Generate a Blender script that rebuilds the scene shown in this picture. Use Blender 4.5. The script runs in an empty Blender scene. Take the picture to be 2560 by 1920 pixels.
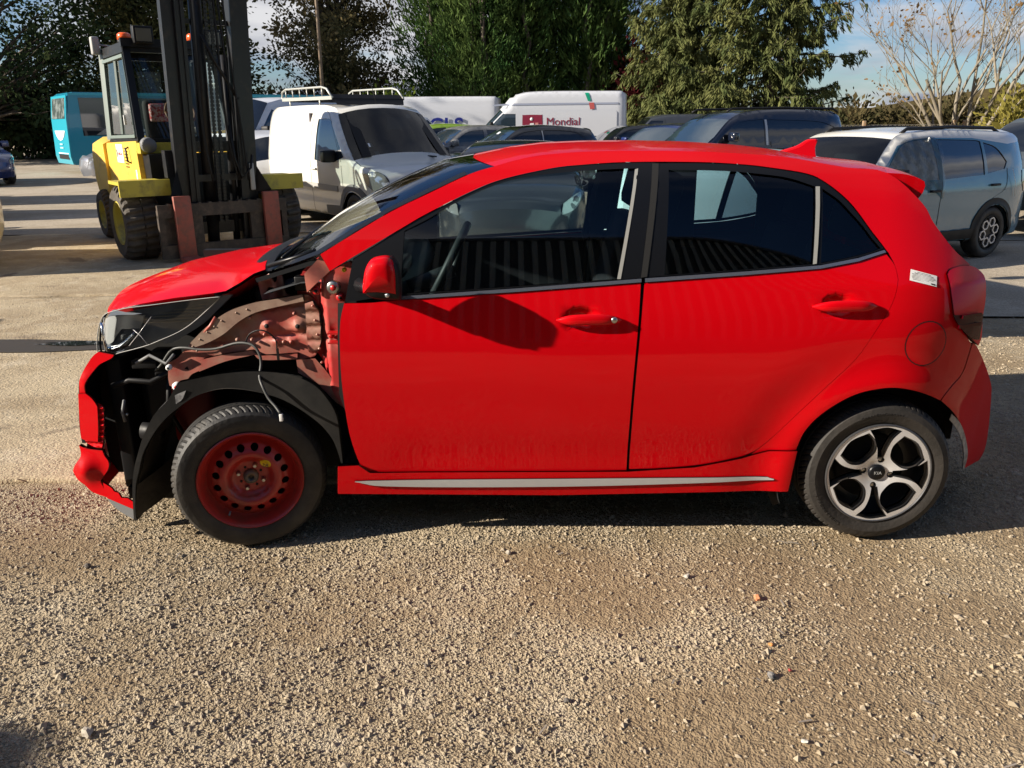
import bpy, bmesh, math, random
import numpy as np
from mathutils import Vector, Matrix
from mathutils.geometry import delaunay_2d_cdt
R_=math.radians; random.seed(7); rng=np.random.default_rng(7)
scene=bpy.context.scene; COL=scene.collection
# ---------------------------------------------------------------- camera
def cam_matrix(p,a,r,loc):
    F=Vector((math.sin(a)*math.cos(p),math.cos(a)*math.cos(p),-math.sin(p)))
    R=Vector((math.cos(a),-math.sin(a),0)); U=R.cross(F)
    R2=math.cos(r)*R+math.sin(r)*U; U2=-math.sin(r)*R+math.cos(r)*U
    m=Matrix.Identity(4)
    for i in range(3): m[i][0]=R2[i]; m[i][1]=U2[i]; m[i][2]=-F[i]; m[i][3]=loc[i]
    return m
cd=bpy.data.cameras.new('camera'); cam=bpy.data.objects.new('camera',cd); COL.objects.link(cam)
cd.sensor_width=36; cd.lens=28.4111; cd.clip_start=.05; cd.clip_end=3000
cam.matrix_world=cam_matrix(0.312382,-0.002024,-0.008838,(-0.19527,-2.82193,1.57641))
scene.camera=cam
# ---------------------------------------------------------------- light
SUN=Vector((1,.25,-.45)).normalized()
sd=bpy.data.lights.new('sun','SUN'); sd.energy=5.0; sd.angle=R_(.55); sd.color=(1,.90,.76)
so=bpy.data.objects.new('sun',sd); COL.objects.link(so); so.rotation_euler=SUN.to_track_quat('-Z','Y').to_euler(); so.location=(-30,-8,15)
world=bpy.data.worlds.new('World'); scene.world=world; world.use_nodes=True
def build_world():
    nt=world.node_tree; N=nt.nodes; L=nt.links; N.clear()
    out=N.new('ShaderNodeOutputWorld'); bg=N.new('ShaderNodeBackground'); bg.inputs['Strength'].default_value=.049
    sky=N.new('ShaderNodeTexSky'); sky.sky_type='NISHITA'; sky.sun_disc=False
    sky.sun_elevation=math.asin(-SUN.z); sky.sun_rotation=math.atan2(-SUN.x,-SUN.y); sky.altitude=100; sky.air_density=1.0; sky.dust_density=.4; sky.ozone_density=2.
    tc=N.new('ShaderNodeTexCoord'); sx=N.new('ShaderNodeSeparateXYZ'); L.new(tc.outputs['Generated'],sx.inputs[0])
    mx=N.new('ShaderNodeMath'); mx.operation='MAXIMUM'; mx.inputs[1].default_value=0; L.new(sx.outputs['Z'],mx.inputs[0])
    ad=N.new('ShaderNodeMath'); ad.operation='ADD'; ad.inputs[1].default_value=.16; L.new(mx.outputs[0],ad.inputs[0])
    dx=N.new('ShaderNodeMath'); dx.operation='DIVIDE'; L.new(sx.outputs['X'],dx.inputs[0]); L.new(ad.outputs[0],dx.inputs[1])
    dy=N.new('ShaderNodeMath'); dy.operation='DIVIDE'; L.new(sx.outputs['Y'],dy.inputs[0]); L.new(ad.outputs[0],dy.inputs[1])
    cb=N.new('ShaderNodeCombineXYZ'); L.new(dx.outputs[0],cb.inputs[0]); L.new(dy.outputs[0],cb.inputs[1])
    sc=N.new('ShaderNodeVectorMath'); sc.operation='ADD'; sc.inputs[1].default_value=(3.1,1.7,.4); L.new(cb.outputs[0],sc.inputs[0])
    no=N.new('ShaderNodeTexNoise'); no.inputs['Scale'].default_value=.62; no.inputs['Detail'].default_value=9; no.inputs['Roughness'].default_value=.56; no.inputs['Distortion'].default_value=.3; L.new(sc.outputs[0],no.inputs['Vector'])
    rp=N.new('ShaderNodeValToRGB'); rp.color_ramp.elements[0].position=.47; rp.color_ramp.elements[1].position=.58; L.new(no.outputs['Fac'],rp.inputs[0])
    n2=N.new('ShaderNodeTexNoise'); n2.inputs['Scale'].default_value=1.3; n2.inputs['Detail'].default_value=6; L.new(sc.outputs[0],n2.inputs['Vector'])
    cr=N.new('ShaderNodeValToRGB'); cr.color_ramp.elements[0].position=.36; cr.color_ramp.elements[0].color=(2.6,2.9,3.8,1); cr.color_ramp.elements[1].position=.62; cr.color_ramp.elements[1].color=(7.6,7.6,7.8,1); L.new(n2.outputs['Fac'],cr.inputs[0])
    hs=N.new('ShaderNodeHueSaturation'); hs.inputs['Saturation'].default_value=1.1; hs.inputs['Value'].default_value=.9; L.new(sky.outputs[0],hs.inputs['Color'])
    mi=N.new('ShaderNodeMix'); mi.data_type='RGBA'; L.new(rp.outputs[0],mi.inputs['Factor']); tn=N.new('ShaderNodeMix'); tn.data_type='RGBA'; tn.blend_type='MULTIPLY'; tn.inputs['Factor'].default_value=1; tn.inputs['B'].default_value=(.80,.95,1.22,1); L.new(hs.outputs[0],tn.inputs['A']); L.new(tn.outputs['Result'],mi.inputs['A']); L.new(cr.outputs[0],mi.inputs['B'])
    L.new(mi.outputs['Result'],bg.inputs[0]); L.new(bg.outputs[0],out.inputs[0])
build_world()
vs=scene.view_settings; vs.view_transform='Standard'; vs.look='None'; vs.gamma=1; vs.use_curve_mapping=False; vs.exposure=1.05
scene.render.engine='CYCLES'; scene.cycles.max_bounces=7; scene.cycles.transparent_max_bounces=16; scene.cycles.caustics_reflective=False; scene.cycles.caustics_refractive=False
# ---------------------------------------------------------------- materials
MATS={}
def mat(name,col,rough=.5,metal=0,coat=0,noise=None,bump=0,bscale=40,spec=.5,emit=None,trans=None,coat_r=.03):
    if name in MATS: return MATS[name]
    m=bpy.data.materials.new(name); m.use_nodes=True; nt=m.node_tree; N=nt.nodes; L=nt.links
    b=N['Principled BSDF']; b.inputs['Base Color'].default_value=(*col,1); b.inputs['Roughness'].default_value=rough; b.inputs['Metallic'].default_value=metal
    b.inputs['Coat Weight'].default_value=coat; b.inputs['Coat Roughness'].default_value=coat_r; b.inputs['Specular IOR Level'].default_value=spec
    if emit: b.inputs['Emission Color'].default_value=(*emit[:3],1); b.inputs['Emission Strength'].default_value=emit[3]
    tc=N.new('ShaderNodeTexCoord')
    if noise:   # (colour2, scale, lo, hi[, detail])
        n=N.new('ShaderNodeTexNoise'); n.inputs['Scale'].default_value=noise[1]; n.inputs['Detail'].default_value=7; n.inputs['Roughness'].default_value=.62; L.new(tc.outputs['Object'],n.inputs['Vector'])
        r=N.new('ShaderNodeValToRGB'); r.color_ramp.elements[0].position=noise[2]; r.color_ramp.elements[1].position=noise[3]
        r.color_ramp.elements[0].color=(*col,1); r.color_ramp.elements[1].color=(*noise[0],1); L.new(n.outputs['Fac'],r.inputs[0]); L.new(r.outputs[0],b.inputs['Base Color'])
    if bump:
        n=N.new('ShaderNodeTexNoise'); n.inputs['Scale'].default_value=bscale; n.inputs['Detail'].default_value=5; L.new(tc.outputs['Object'],n.inputs['Vector'])
        bp=N.new('ShaderNodeBump'); bp.inputs['Strength'].default_value=bump; bp.inputs['Distance'].default_value=.01; L.new(n.outputs['Fac'],bp.inputs['Height']); L.new(bp.outputs[0],b.inputs['Normal'])
    MATS[name]=m; return m
def glass_mat(name,tint,ior=1.5,rough=0.,gain=1.):
    if name in MATS: return MATS[name]
    m=bpy.data.materials.new(name); m.use_nodes=True; nt=m.node_tree; N=nt.nodes; L=nt.links; N.clear()
    o=N.new('ShaderNodeOutputMaterial'); t=N.new('ShaderNodeBsdfTransparent'); t.inputs[0].default_value=(*tint,1)
    g=N.new('ShaderNodeBsdfGlossy'); g.inputs['Roughness'].default_value=rough; g.inputs[0].default_value=(1,1,1,1)
    f=N.new('ShaderNodeFresnel'); f.inputs[0].default_value=ior; mm=N.new('ShaderNodeMath'); mm.operation='MULTIPLY'; mm.inputs[1].default_value=gain; mm.use_clamp=True
    x=N.new('ShaderNodeMixShader'); L.new(f.outputs[0],mm.inputs[0]); L.new(mm.outputs[0],x.inputs[0]); L.new(t.outputs[0],x.inputs[1]); L.new(g.outputs[0],x.inputs[2]); L.new(x.outputs[0],o.inputs[0])
    MATS[name]=m; return m
def leaf_mat(name,c1,c2,sc=.5,tr=.3,lo=.35,hi=.68):
    m=bpy.data.materials.new(name); m.use_nodes=True; nt=m.node_tree; N=nt.nodes; L=nt.links; N.clear()
    o=N.new('ShaderNodeOutputMaterial'); d=N.new('ShaderNodeBsdfDiffuse'); t=N.new('ShaderNodeBsdfTranslucent'); x=N.new('ShaderNodeMixShader'); x.inputs[0].default_value=tr
    tc=N.new('ShaderNodeTexCoord'); n=N.new('ShaderNodeTexNoise'); n.inputs['Scale'].default_value=sc; n.inputs['Detail'].default_value=8; n.inputs['Roughness'].default_value=.7; L.new(tc.outputs['Object'],n.inputs['Vector'])
    r=N.new('ShaderNodeValToRGB'); r.color_ramp.elements[0].position=lo; r.color_ramp.elements[1].position=hi; r.color_ramp.elements[0].color=(*c1,1); r.color_ramp.elements[1].color=(*c2,1)
    L.new(n.outputs['Fac'],r.inputs[0]); L.new(r.outputs[0],d.inputs[0]); L.new(r.outputs[0],t.inputs[0]); L.new(d.outputs[0],x.inputs[1]); L.new(t.outputs[0],x.inputs[2]); L.new(x.outputs[0],o.inputs[0])
    return m
M_red=mat('red_paint',(.54,.0002,.004),.5,0,.45,spec=.05,coat_r=.02)
M_redin=mat('red_jamb_paint',(.50,.006,.008),.38,0,.3,noise=((.34,.02,.02),9,.45,.7))
M_dusty=mat('dusty_red_primer',(.44,.09,.07),.42,0,.15,noise=((.42,.23,.17),6,.40,.60))
M_dusty2=mat('dusty_brown_seal',(.27,.17,.125),.6,noise=((.38,.27,.20),14,.4,.7))
M_black=mat('black_plastic',(.008,.008,.009),.5,spec=.25)
M_satin=mat('satin_black_trim',(.005,.0055,.007),.36,spec=.3)
M_dark=mat('dark_recess',(.006,.006,.006),.8)
M_rub=mat('tyre_rubber',(.014,.0135,.013),.62,noise=((.06,.052,.042),5,.42,.7),bump=.25,bscale=60)
M_rubd=mat('dusty_tyre_rubber',(.05,.042,.034),.8,noise=((.10,.085,.065),8,.4,.7),bump=.4,bscale=40)
M_liner=mat('liner_plastic',(.012,.012,.012),.5,noise=((.03,.028,.025),6,.45,.75),bump=.1,bscale=30,spec=.3)
M_steelred=mat('red_rusty_steel',(.40,.025,.018),.36,0,.2,noise=((.22,.035,.022),7,.5,.72))
M_alloy=mat('machined_alloy',(.72,.72,.73),.33,.45)
M_alloyd=mat('dark_grey_alloy',(.10,.10,.105),.35,.6)
M_chrome=mat('chrome',(.75,.76,.78),.08,1)
M_steel=mat('zinc_steel',(.5,.5,.48),.3,1)
M_cast=mat('cast_iron',(.12,.10,.085),.55,.5,noise=((.22,.12,.06),20,.5,.7))
M_silver=mat('silver_strip',(.52,.54,.56),.3,.3)
M_belt=mat('blue_grey_moulding',(.22,.24,.30),.22,.7)
M_grey=mat('grey_plastic',(.16,.165,.17),.6)
M_lgrey=mat('light_grey_plastic',(.34,.34,.33),.55)
M_trimgrey=mat('grey_interior_trim',(.22,.24,.23),.6)
M_seat=mat('dark_seat_fabric',(.035,.037,.042),.8)
M_white=mat('white_paint',(.68,.67,.62),.35,0,.9)
M_whiteb=mat('cool_white_paint',(.58,.60,.64),.35,0,.4)
M_paper=mat('white_paper',(.8,.8,.78),.6)
M_ink=mat('dark_ink',(.03,.03,.035),.6)
M_yellow=mat('yellow_paint',(.78,.50,.075),.42,0,.15,noise=((.50,.33,.07),5,.55,.72))
M_yellowd=mat('dirty_yellow_paint',(.46,.38,.04),.5,noise=((.20,.16,.04),6,.5,.7))
M_fkblack=mat('forklift_black_steel',(.010,.011,.013),.42,.0,noise=((.04,.03,.022),8,.55,.8),spec=.3)
M_fkrust=mat('brown_rusty_steel',(.035,.026,.02),.65,noise=((.10,.07,.05),12,.45,.75),bump=.2)
M_fkred=mat('rusty_red_fork',(.30,.075,.05),.6,noise=((.16,.07,.05),14,.45,.7),bump=.2)
M_cabgreen=mat('grey_green_cab_frame',(.16,.20,.18),.45)
M_orange=mat('orange_beacon',(.9,.12,.01),.25,0,.5)
M_redlens=mat('red_lens',(.62,.0,.02),.15,0,.15,spec=.15)
M_redlensd=mat('dark_red_lens',(.05,.0,.003),.2,0,.1,spec=.15)
M_dglass=mat('dark_window_glass',(.008,.010,.013),.03,0,1.,spec=.6)
M_bglass=mat('blue_window_glass',(.02,.035,.05),.03,0,1.,spec=.6)
M_lamp=mat('clear_lamp',(.42,.44,.45),.12,.5,1.)
G_clear=glass_mat('clear_glass',(.74,.82,.80))
G_tint=glass_mat('tinted_side_glass',(.56,.64,.66),1.5,0,1.15)
G_tintd=glass_mat('dark_privacy_glass',(.34,.41,.46),1.5,0,1.15)
G_lamp=glass_mat('lamp_cover',(.88,.91,.93),1.5,.0,1.15)
G_van=glass_mat('van_glass',(.20,.25,.26),1.5,0)
# ---------------------------------------------------------------- object helpers
def tag(o,label=None,cat=None,group=None,kind=None):
    if label: o['label']=label
    if cat: o['category']=cat
    if group: o['group']=group
    if kind: o['kind']=kind
    return o
def empty(name,loc=(0,0,0),rz=0,label=None,cat=None,group=None,scale=1):
    o=bpy.data.objects.new(name,None); COL.objects.link(o); o.location=loc; o.rotation_euler=(0,0,rz); o.empty_display_size=.2; o.scale=(scale,)*3
    return tag(o,label,cat,group)
def link(name,me,m,parent=None):
    o=bpy.data.objects.new(name,me); COL.objects.link(o)
    if m is not None and len(me.materials)==0: me.materials.append(m)
    if parent is not None: o.parent=parent
    return o
def child_of(o,parent): o.parent=parent; return o
class MB:
    def __init__(s): s.v=[]; s.f=[]; s.sm=[]
    def add(s,vs,fs,smooth=False,M=None):
        b=len(s.v)
        s.v+= [tuple(M@Vector(v)) if M else tuple(v) for v in vs]; s.f+=[tuple(i+b for i in f) for f in fs]; s.sm+=[smooth]*len(fs); return s
    def box(s,a,b,M=None,ch=0):
        x0,y0,z0=a; x1,y1,z1=b
        if ch<=0:
            return s.add([(x0,y0,z0),(x1,y0,z0),(x1,y1,z0),(x0,y1,z0),(x0,y0,z1),(x1,y0,z1),(x1,y1,z1),(x0,y1,z1)],[(0,3,2,1),(4,5,6,7),(0,1,5,4),(1,2,6,5),(2,3,7,6),(3,0,4,7)],False,M)
        bm=bmesh.new(); bmesh.ops.create_cube(bm,size=1,matrix=Matrix.Translation(((x0+x1)/2,(y0+y1)/2,(z0+z1)/2))@Matrix.Diagonal((x1-x0,y1-y0,z1-z0,1)))
        bmesh.ops.bevel(bm,geom=list(bm.edges),offset=ch,segments=2,affect='EDGES',profile=.6)
        bm.verts.ensure_lookup_table(); vs=[v.co[:] for v in bm.verts]; fs=[[v.index for v in f.verts] for f in bm.faces]; bm.free(); return s.add(vs,fs,True,M)
    def beam(s,p,q,w,h=None,up=(0,0,1)):
        p=Vector(p); q=Vector(q); d=(q-p); n=d.normalized(); u=Vector(up); a=n.cross(u)
        if a.length<1e-4: a=n.cross(Vector((1,0,0)))
        a.normalize(); b=a.cross(n); h=h or w; a*=w/2; b*=h/2
        vs=[p-a-b,p+a-b,p+a+b,p-a+b,q-a-b,q+a-b,q+a+b,q-a+b]
        return s.add(vs,[(0,1,2,3),(7,6,5,4),(0,4,5,1),(1,5,6,2),(2,6,7,3),(3,7,4,0)])
    def tube(s,pts,r,n=8,rs=None,cap=True,M=None):
        P=[Vector(p) for p in pts]; vs=[];fs=[]; prev=None
        for i,p in enumerate(P):
            d=(P[min(i+1,len(P)-1)]-P[max(i-1,0)]).normalized()
            if prev is None:
                a=d.cross(Vector((0,0,1))); a=a if a.length>.01 else d.cross(Vector((1,0,0)))
            else: a=prev-d*prev.dot(d)
            a.normalize(); prev=a; b=d.cross(a); rr=rs[i] if rs else r
            for j in range(n):
                t=2*math.pi*j/n; vs.append(p+a*math.cos(t)*rr+b*math.sin(t)*rr)
        for i in range(len(P)-1):
            for j in range(n): k=(j+1)%n; fs.append((i*n+j,i*n+k,(i+1)*n+k,(i+1)*n+j))
        if cap: fs.append(tuple(range(n))[::-1]); fs.append(tuple((len(P)-1)*n+j for j in range(n)))
        return s.add(vs,fs,True,M)
    def lathe(s,prof,n=40,M=None,closed=False,a0=0,a1=2*math.pi):  # axis y; prof=(r,y)
        full=abs(a1-a0-2*math.pi)<1e-6; m=n if full else n+1; vs=[];fs=[]
        for i in range(m):
            t=a0+(a1-a0)*i/n
            for r,y in prof: vs.append((r*math.cos(t),y,r*math.sin(t)))
        k=len(prof)
        for i in range(n):
            j=(i+1)%m
            for q in range(k if closed else k-1):
                w=(q+1)%k; fs.append((i*k+q,j*k+q,j*k+w,i*k+w))
        return s.add(vs,fs,True,M)
    def prism(s,poly,a,b,axis='y',M=None):   # extrude polygon between a and b along axis
        def P(u,v,t): return {'y':(u,t,v),'z':(u,v,t),'x':(t,u,v)}[axis]
        n=len(poly); vs=[P(u,v,a) for u,v in poly]+[P(u,v,b) for u,v in poly]
        fs=[tuple(range(n)),tuple(range(n,2*n))[::-1]]+[(i,i+n,(i+1)%n+n,(i+1)%n) for i in range(n)]
        return s.add(vs,fs,False,M)
    def grid(s,rows,smooth=True,M=None):
        n=len(rows[0]); vs=[p for r in rows for p in r]; fs=[(i*n+j,i*n+j+1,(i+1)*n+j+1,(i+1)*n+j) for i in range(len(rows)-1) for j in range(n-1)]
        return s.add(vs,fs,smooth,M)
    def build(s,name,m,parent=None,auto=None):
        me=bpy.data.meshes.new(name); me.from_pydata([tuple(v) for v in s.v],[],s.f); me.update()
        me.polygons.foreach_set('use_smooth',s.sm)
        bm=bmesh.new(); bm.from_mesh(me); bmesh.ops.recalc_face_normals(bm,faces=bm.faces); bm.to_mesh(me); bm.free()
        if auto: me.set_sharp_from_angle(angle=R_(auto))
        return link(name,me,m,parent)
def text_obj(name,body,size,M,m,parent,extr=.001,align='CENTER',spacing=1,bold=0):
    cu=bpy.data.curves.new(name,'FONT'); cu.body=body; cu.size=size; cu.extrude=extr; cu.align_x=align; cu.align_y='CENTER'; cu.space_character=spacing; cu.resolution_u=3; cu.offset=bold
    t=bpy.data.objects.new('tmp',cu); COL.objects.link(t); dg=bpy.context.evaluated_depsgraph_get(); dg.update()
    me=bpy.data.meshes.new_from_object(t.evaluated_get(dg)); bpy.data.objects.remove(t)
    me.transform(M); me.materials.clear(); return link(name,me,m,parent)
# frame of a text plane: origin o, right vector rx, up vector uy
def frame(o,rx,uy):
    rx=Vector(rx).normalized(); uy=Vector(uy).normalized(); n=rx.cross(uy).normalized(); uy=n.cross(rx)
    m=Matrix.Identity(4)
    for i in range(3): m[i][0]=rx[i]; m[i][1]=uy[i]; m[i][2]=n[i]; m[i][3]=o[i]
    return m
# ---------------------------------------------------------------- surface panels over an outline
def smooth_poly(P,ang=38,sub=4,closed=True):
    n=len(P); out=[]
    def corner(i):
        a=Vector(P[i-1]); b=Vector(P[i]); c=Vector(P[(i+1)%n]); u=b-a; v=c-b
        if u.length<1e-6 or v.length<1e-6: return True
        return u.angle(v)>R_(ang)
    cn=[corner(i) or (not closed and i in (0,n-1)) for i in range(n)]
    for i in range(n if closed else n-1):
        p1=Vector(P[i]); p2=Vector(P[(i+1)%n]); out.append(tuple(p1))
        p0=p1*2-p2 if cn[i] else Vector(P[i-1]); p3=p2*2-p1 if cn[(i+1)%n] else Vector(P[(i+2)%n])
        if cn[i] and cn[(i+1)%n]: continue
        for j in range(1,sub):
            t=j/sub; out.append(tuple(.5*((2*p1)+(p2-p0)*t+(2*p0-5*p1+4*p2-p3)*t*t+(3*p1-p0-3*p2+p3)*t**3)))
    if not closed: out.append(tuple(P[-1]))
    return out
def resample(P,step,closed=True):
    out=[]; n=len(P)
    for i in range(n if closed else n-1):
        a=Vector(P[i]); b=Vector(P[(i+1)%n]); k=max(1,int((b-a).length/step+.5))
        for j in range(k): out.append(tuple(a.lerp(b,j/k)))
    if not closed: out.append(tuple(P[-1]))
    return out
def inside(P,x,y):
    c=False; j=len(P)-1
    for i in range(len(P)):
        if (P[i][1]>y)!=(P[j][1]>y) and x<(P[j][0]-P[i][0])*(y-P[i][1])/(P[j][1]-P[i][1]+1e-15)+P[i][0]: c=not c
        j=i
    return c
def inset(P,d):
    n=len(P); A=sum(P[i][0]*P[(i+1)%n][1]-P[(i+1)%n][0]*P[i][1] for i in range(n)); sg=1 if A>0 else -1; out=[]
    for i in range(n):
        a=Vector(P[i-1]); b=Vector(P[i]); c=Vector(P[(i+1)%n]); u=(b-a).normalized(); v=(c-b).normalized()
        m=Vector((-(u+v).y,(u+v).x))
        if m.length<1e-5: out.append(tuple(b)); continue
        m.normalize(); k=max(.4,m.dot(Vector((-u.y,u.x)))); out.append(tuple(b+m*sg*d/k))
    return out
def circle(cx,cz,r,n=24,ry=None): ry=ry or r; return [(cx+r*math.cos(2*math.pi*i/n),cz+ry*math.sin(2*math.pi*i/n)) for i in range(n)]
def panel(name,poly,fn,m,parent,step=.03,flange=.012,holes=(),mirror=None,off=0.,sm=True,extra=(),shrink=0.,hsm=True,eps=.004,two=None):
    """curved sheet y=fn(x,z)+off over an (x,z) outline, with turned-in edges; mirror=W puts it on the far side"""
    if sm: poly=smooth_poly(poly)
    if shrink: poly=inset(poly,shrink)
    loops=[resample(poly,step)]+[resample(smooth_poly(h) if hsm else h,step) for h in holes]
    V=[];E=[]
    for lp in loops:
        b=len(V); V+=lp; E+=[(b+i,b+(i+1)%len(lp)) for i in range(len(lp))]
    nb=len(V); xs=[p[0] for p in loops[0]]; zs=[p[1] for p in loops[0]]
    x=min(xs)+step*.5; row=0
    while x<max(xs):
        z=min(zs)+step*(.5 if row%2 else .25)
        while z<max(zs):
            if inside(loops[0],x,z) and not any(inside(h,x,z) for h in loops[1:]):
                if min((x-p[0])**2+(z-p[1])**2 for p in V[:nb])>(step*.45)**2: V.append((x,z))
            z+=step
        x+=step; row+=1
    if two:
        b=len(V); tl_=resample(two[0],step); V+=tl_; E+=[(b+i,b+(i+1)%len(tl_)) for i in range(len(tl_))]
    V+=[p for p in extra if inside(loops[0],*p) and not any(inside(h,*p) for h in loops[1:])]
    r=delaunay_2d_cdt([Vector(p) for p in V],E,[],0,1e-6); vv=[tuple(v) for v in r[0]]; tris=[]
    for f in r[2]:
        cx=sum(vv[i][0] for i in f)/3; cz=sum(vv[i][1] for i in f)/3
        if inside(loops[0],cx,cz) and not any(inside(h,cx,cz) for h in loops[1:]):
            a,b,c=[vv[i] for i in f]
            ar=(b[0]-a[0])*(c[1]-a[1])-(b[1]-a[1])*(c[0]-a[0])
            if abs(ar)<1e-9: continue
            tris.append(tuple(f) if ar>0 else tuple(f)[::-1])   # ccw in x,z faces -y
    W=mirror
    def Y(y): return y+off if W is None else W-(y+off)
    vs=[(p[0],Y(fn(*p)),p[1]) for p in vv]; nrm=[]
    for p in vv:
        gx=(fn(p[0]+eps,p[1])-fn(p[0]-eps,p[1]))/(2*eps); gz=(fn(p[0],p[1]+eps)-fn(p[0],p[1]-eps))/(2*eps)
        nn=Vector((gx,-1,gz)).normalized(); nrm.append(nn if W is None else Vector((nn.x,-nn.y,nn.z)))
    faces=list(tris); fn_loops=[]
    if W is not None: faces=[t[::-1] for t in faces]
    for t in faces: fn_loops+=[nrm[i] for i in t]
    if flange:
        from collections import Counter
        cnt=Counter(); 
        for t in faces:
            for i in range(3): cnt[frozenset((t[i],t[(i+1)%3]))]+=1
        for t in list(faces):
            for i in range(3):
                a,b=t[i],t[(i+1)%3]
                if cnt[frozenset((a,b))]==1:
                    k=len(vs); d=flange if W is None else -flange
                    vs+=[vs[a],vs[b],(vs[b][0],vs[b][1]+d,vs[b][2]),(vs[a][0],vs[a][1]+d,vs[a][2])]
                    faces.append((k+1,k,k+3,k+2))
                    e=Vector(vs[b])-Vector(vs[a]); n=e.cross(Vector((0,1,0)))*(1 if W is None else -1)
                    n=n.normalized() if n.length>1e-9 else Vector((0,0,1))
                    A=(nrm[a]*.8+n*.6).normalized(); B=(nrm[b]*.8+n*.6).normalized(); fn_loops+=[B,A,n,n]
    me=bpy.data.meshes.new(name); me.from_pydata(vs,[],faces); me.update()
    me.polygons.foreach_set('use_smooth',[True]*len(faces)); me.normals_split_custom_set([tuple(n) for n in fn_loops])
    o=link(name,me,m,parent)
    if two:
        me.materials.append(two[1])
        for p in me.polygons:
            c=p.center
            if inside(two[0],c.x,c.z): p.material_index=1
    return o
def strip3(name,near,W,m,parent,crown=.04,lift=(0,0,1),ny=14,power=2.,fwd=0.,thick=0):
    """sheet spanning from an edge polyline (x,y,z) on the near side to its mirror image, crowned in the middle"""
    rows=[]
    for i,(x,y,z) in enumerate(near):
        c=crown[i] if isinstance(crown,(list,tuple)) else crown; f=fwd[i] if isinstance(fwd,(list,tuple)) else fwd
        r=[]
        for j in range(ny+1):
            t=j/ny*2-1; t=math.sin(t*math.pi/2*.98)/math.sin(math.pi/2*.98); k=1-abs(t)**power
            r.append((x+f*k,(W/2)+t*(W/2-y),z+c*k))
        rows.append(r)
    mb=MB(); mb.grid(rows); return mb.build(name,m,parent)
import math
def _lin(pts,t):
    if t<=pts[0][0]: return pts[0][1]
    for (a,va),(b,vb) in zip(pts,pts[1:]):
        if t<=b:
            s=(t-a)/(b-a); return va+(vb-va)*s
    return pts[-1][1]
def curve(pts):
    xs=[p[0] for p in pts]; ys=[p[1] for p in pts]; n=len(xs)
    d=[(ys[i+1]-ys[i])/(xs[i+1]-xs[i]) for i in range(n-1)]
    m=[d[0]]+[0 if d[i-1]*d[i]<=0 else 2*d[i-1]*d[i]/(d[i-1]+d[i]) for i in range(1,n-1)]+[d[-1]]
    def f(t):
        if t<=xs[0]: return ys[0]+m[0]*(t-xs[0])
        if t>=xs[-1]: return ys[-1]+m[-1]*(t-xs[-1])
        i=0
        while t>xs[i+1]: i+=1
        h=xs[i+1]-xs[i]; s=(t-xs[i])/h
        return ((2*s**3-3*s*s+1)*ys[i]+(s**3-2*s*s+s)*h*m[i]+(-2*s**3+3*s*s)*ys[i+1]+(s**3-s*s)*h*m[i+1])
    return f
def sst(a,b,t):
    t=min(1,max(0,(t-a)/(b-a))); return t*t*(3-2*t)
_ins=curve([(.12,.075),(.20,.05),(.28,.036),(.40,.022),(.55,.008),(.70,.0),(.80,.003),(.90,.014),(1.0,.036),(1.1,.066),(1.2,.102),(1.3,.146),(1.38,.195),(1.44,.25),(1.50,.33)])
def S(x,z):
    y=_ins(z)
    xx=max(x,-1.9)
    if x<-1.0: y+=.42*((-1-xx)/.87)**2.4
    if x>1.15: y+=.26*((min(x,1.7)-1.15)/.57)**2.3+max(0,x-1.7)*.9
    y+=.10*sst(.4,1.6,x)*max(0,min(1,(z-1.0)/.45))
    r=math.hypot(x-1.2,z-.285)
    if r<.75 and z<1.05:
        y+=.0055*math.exp(-((r-.48)/.08)**2)*sst(-.25,-.05,z-.285)
        y-=.010*math.exp(-((r-.36)/.05)**2)
    y+=.006*math.exp(-((z-.36)/.09)**2)*sst(-.8,-.5,x)*sst(1.1,.7,x)
    return y
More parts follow.
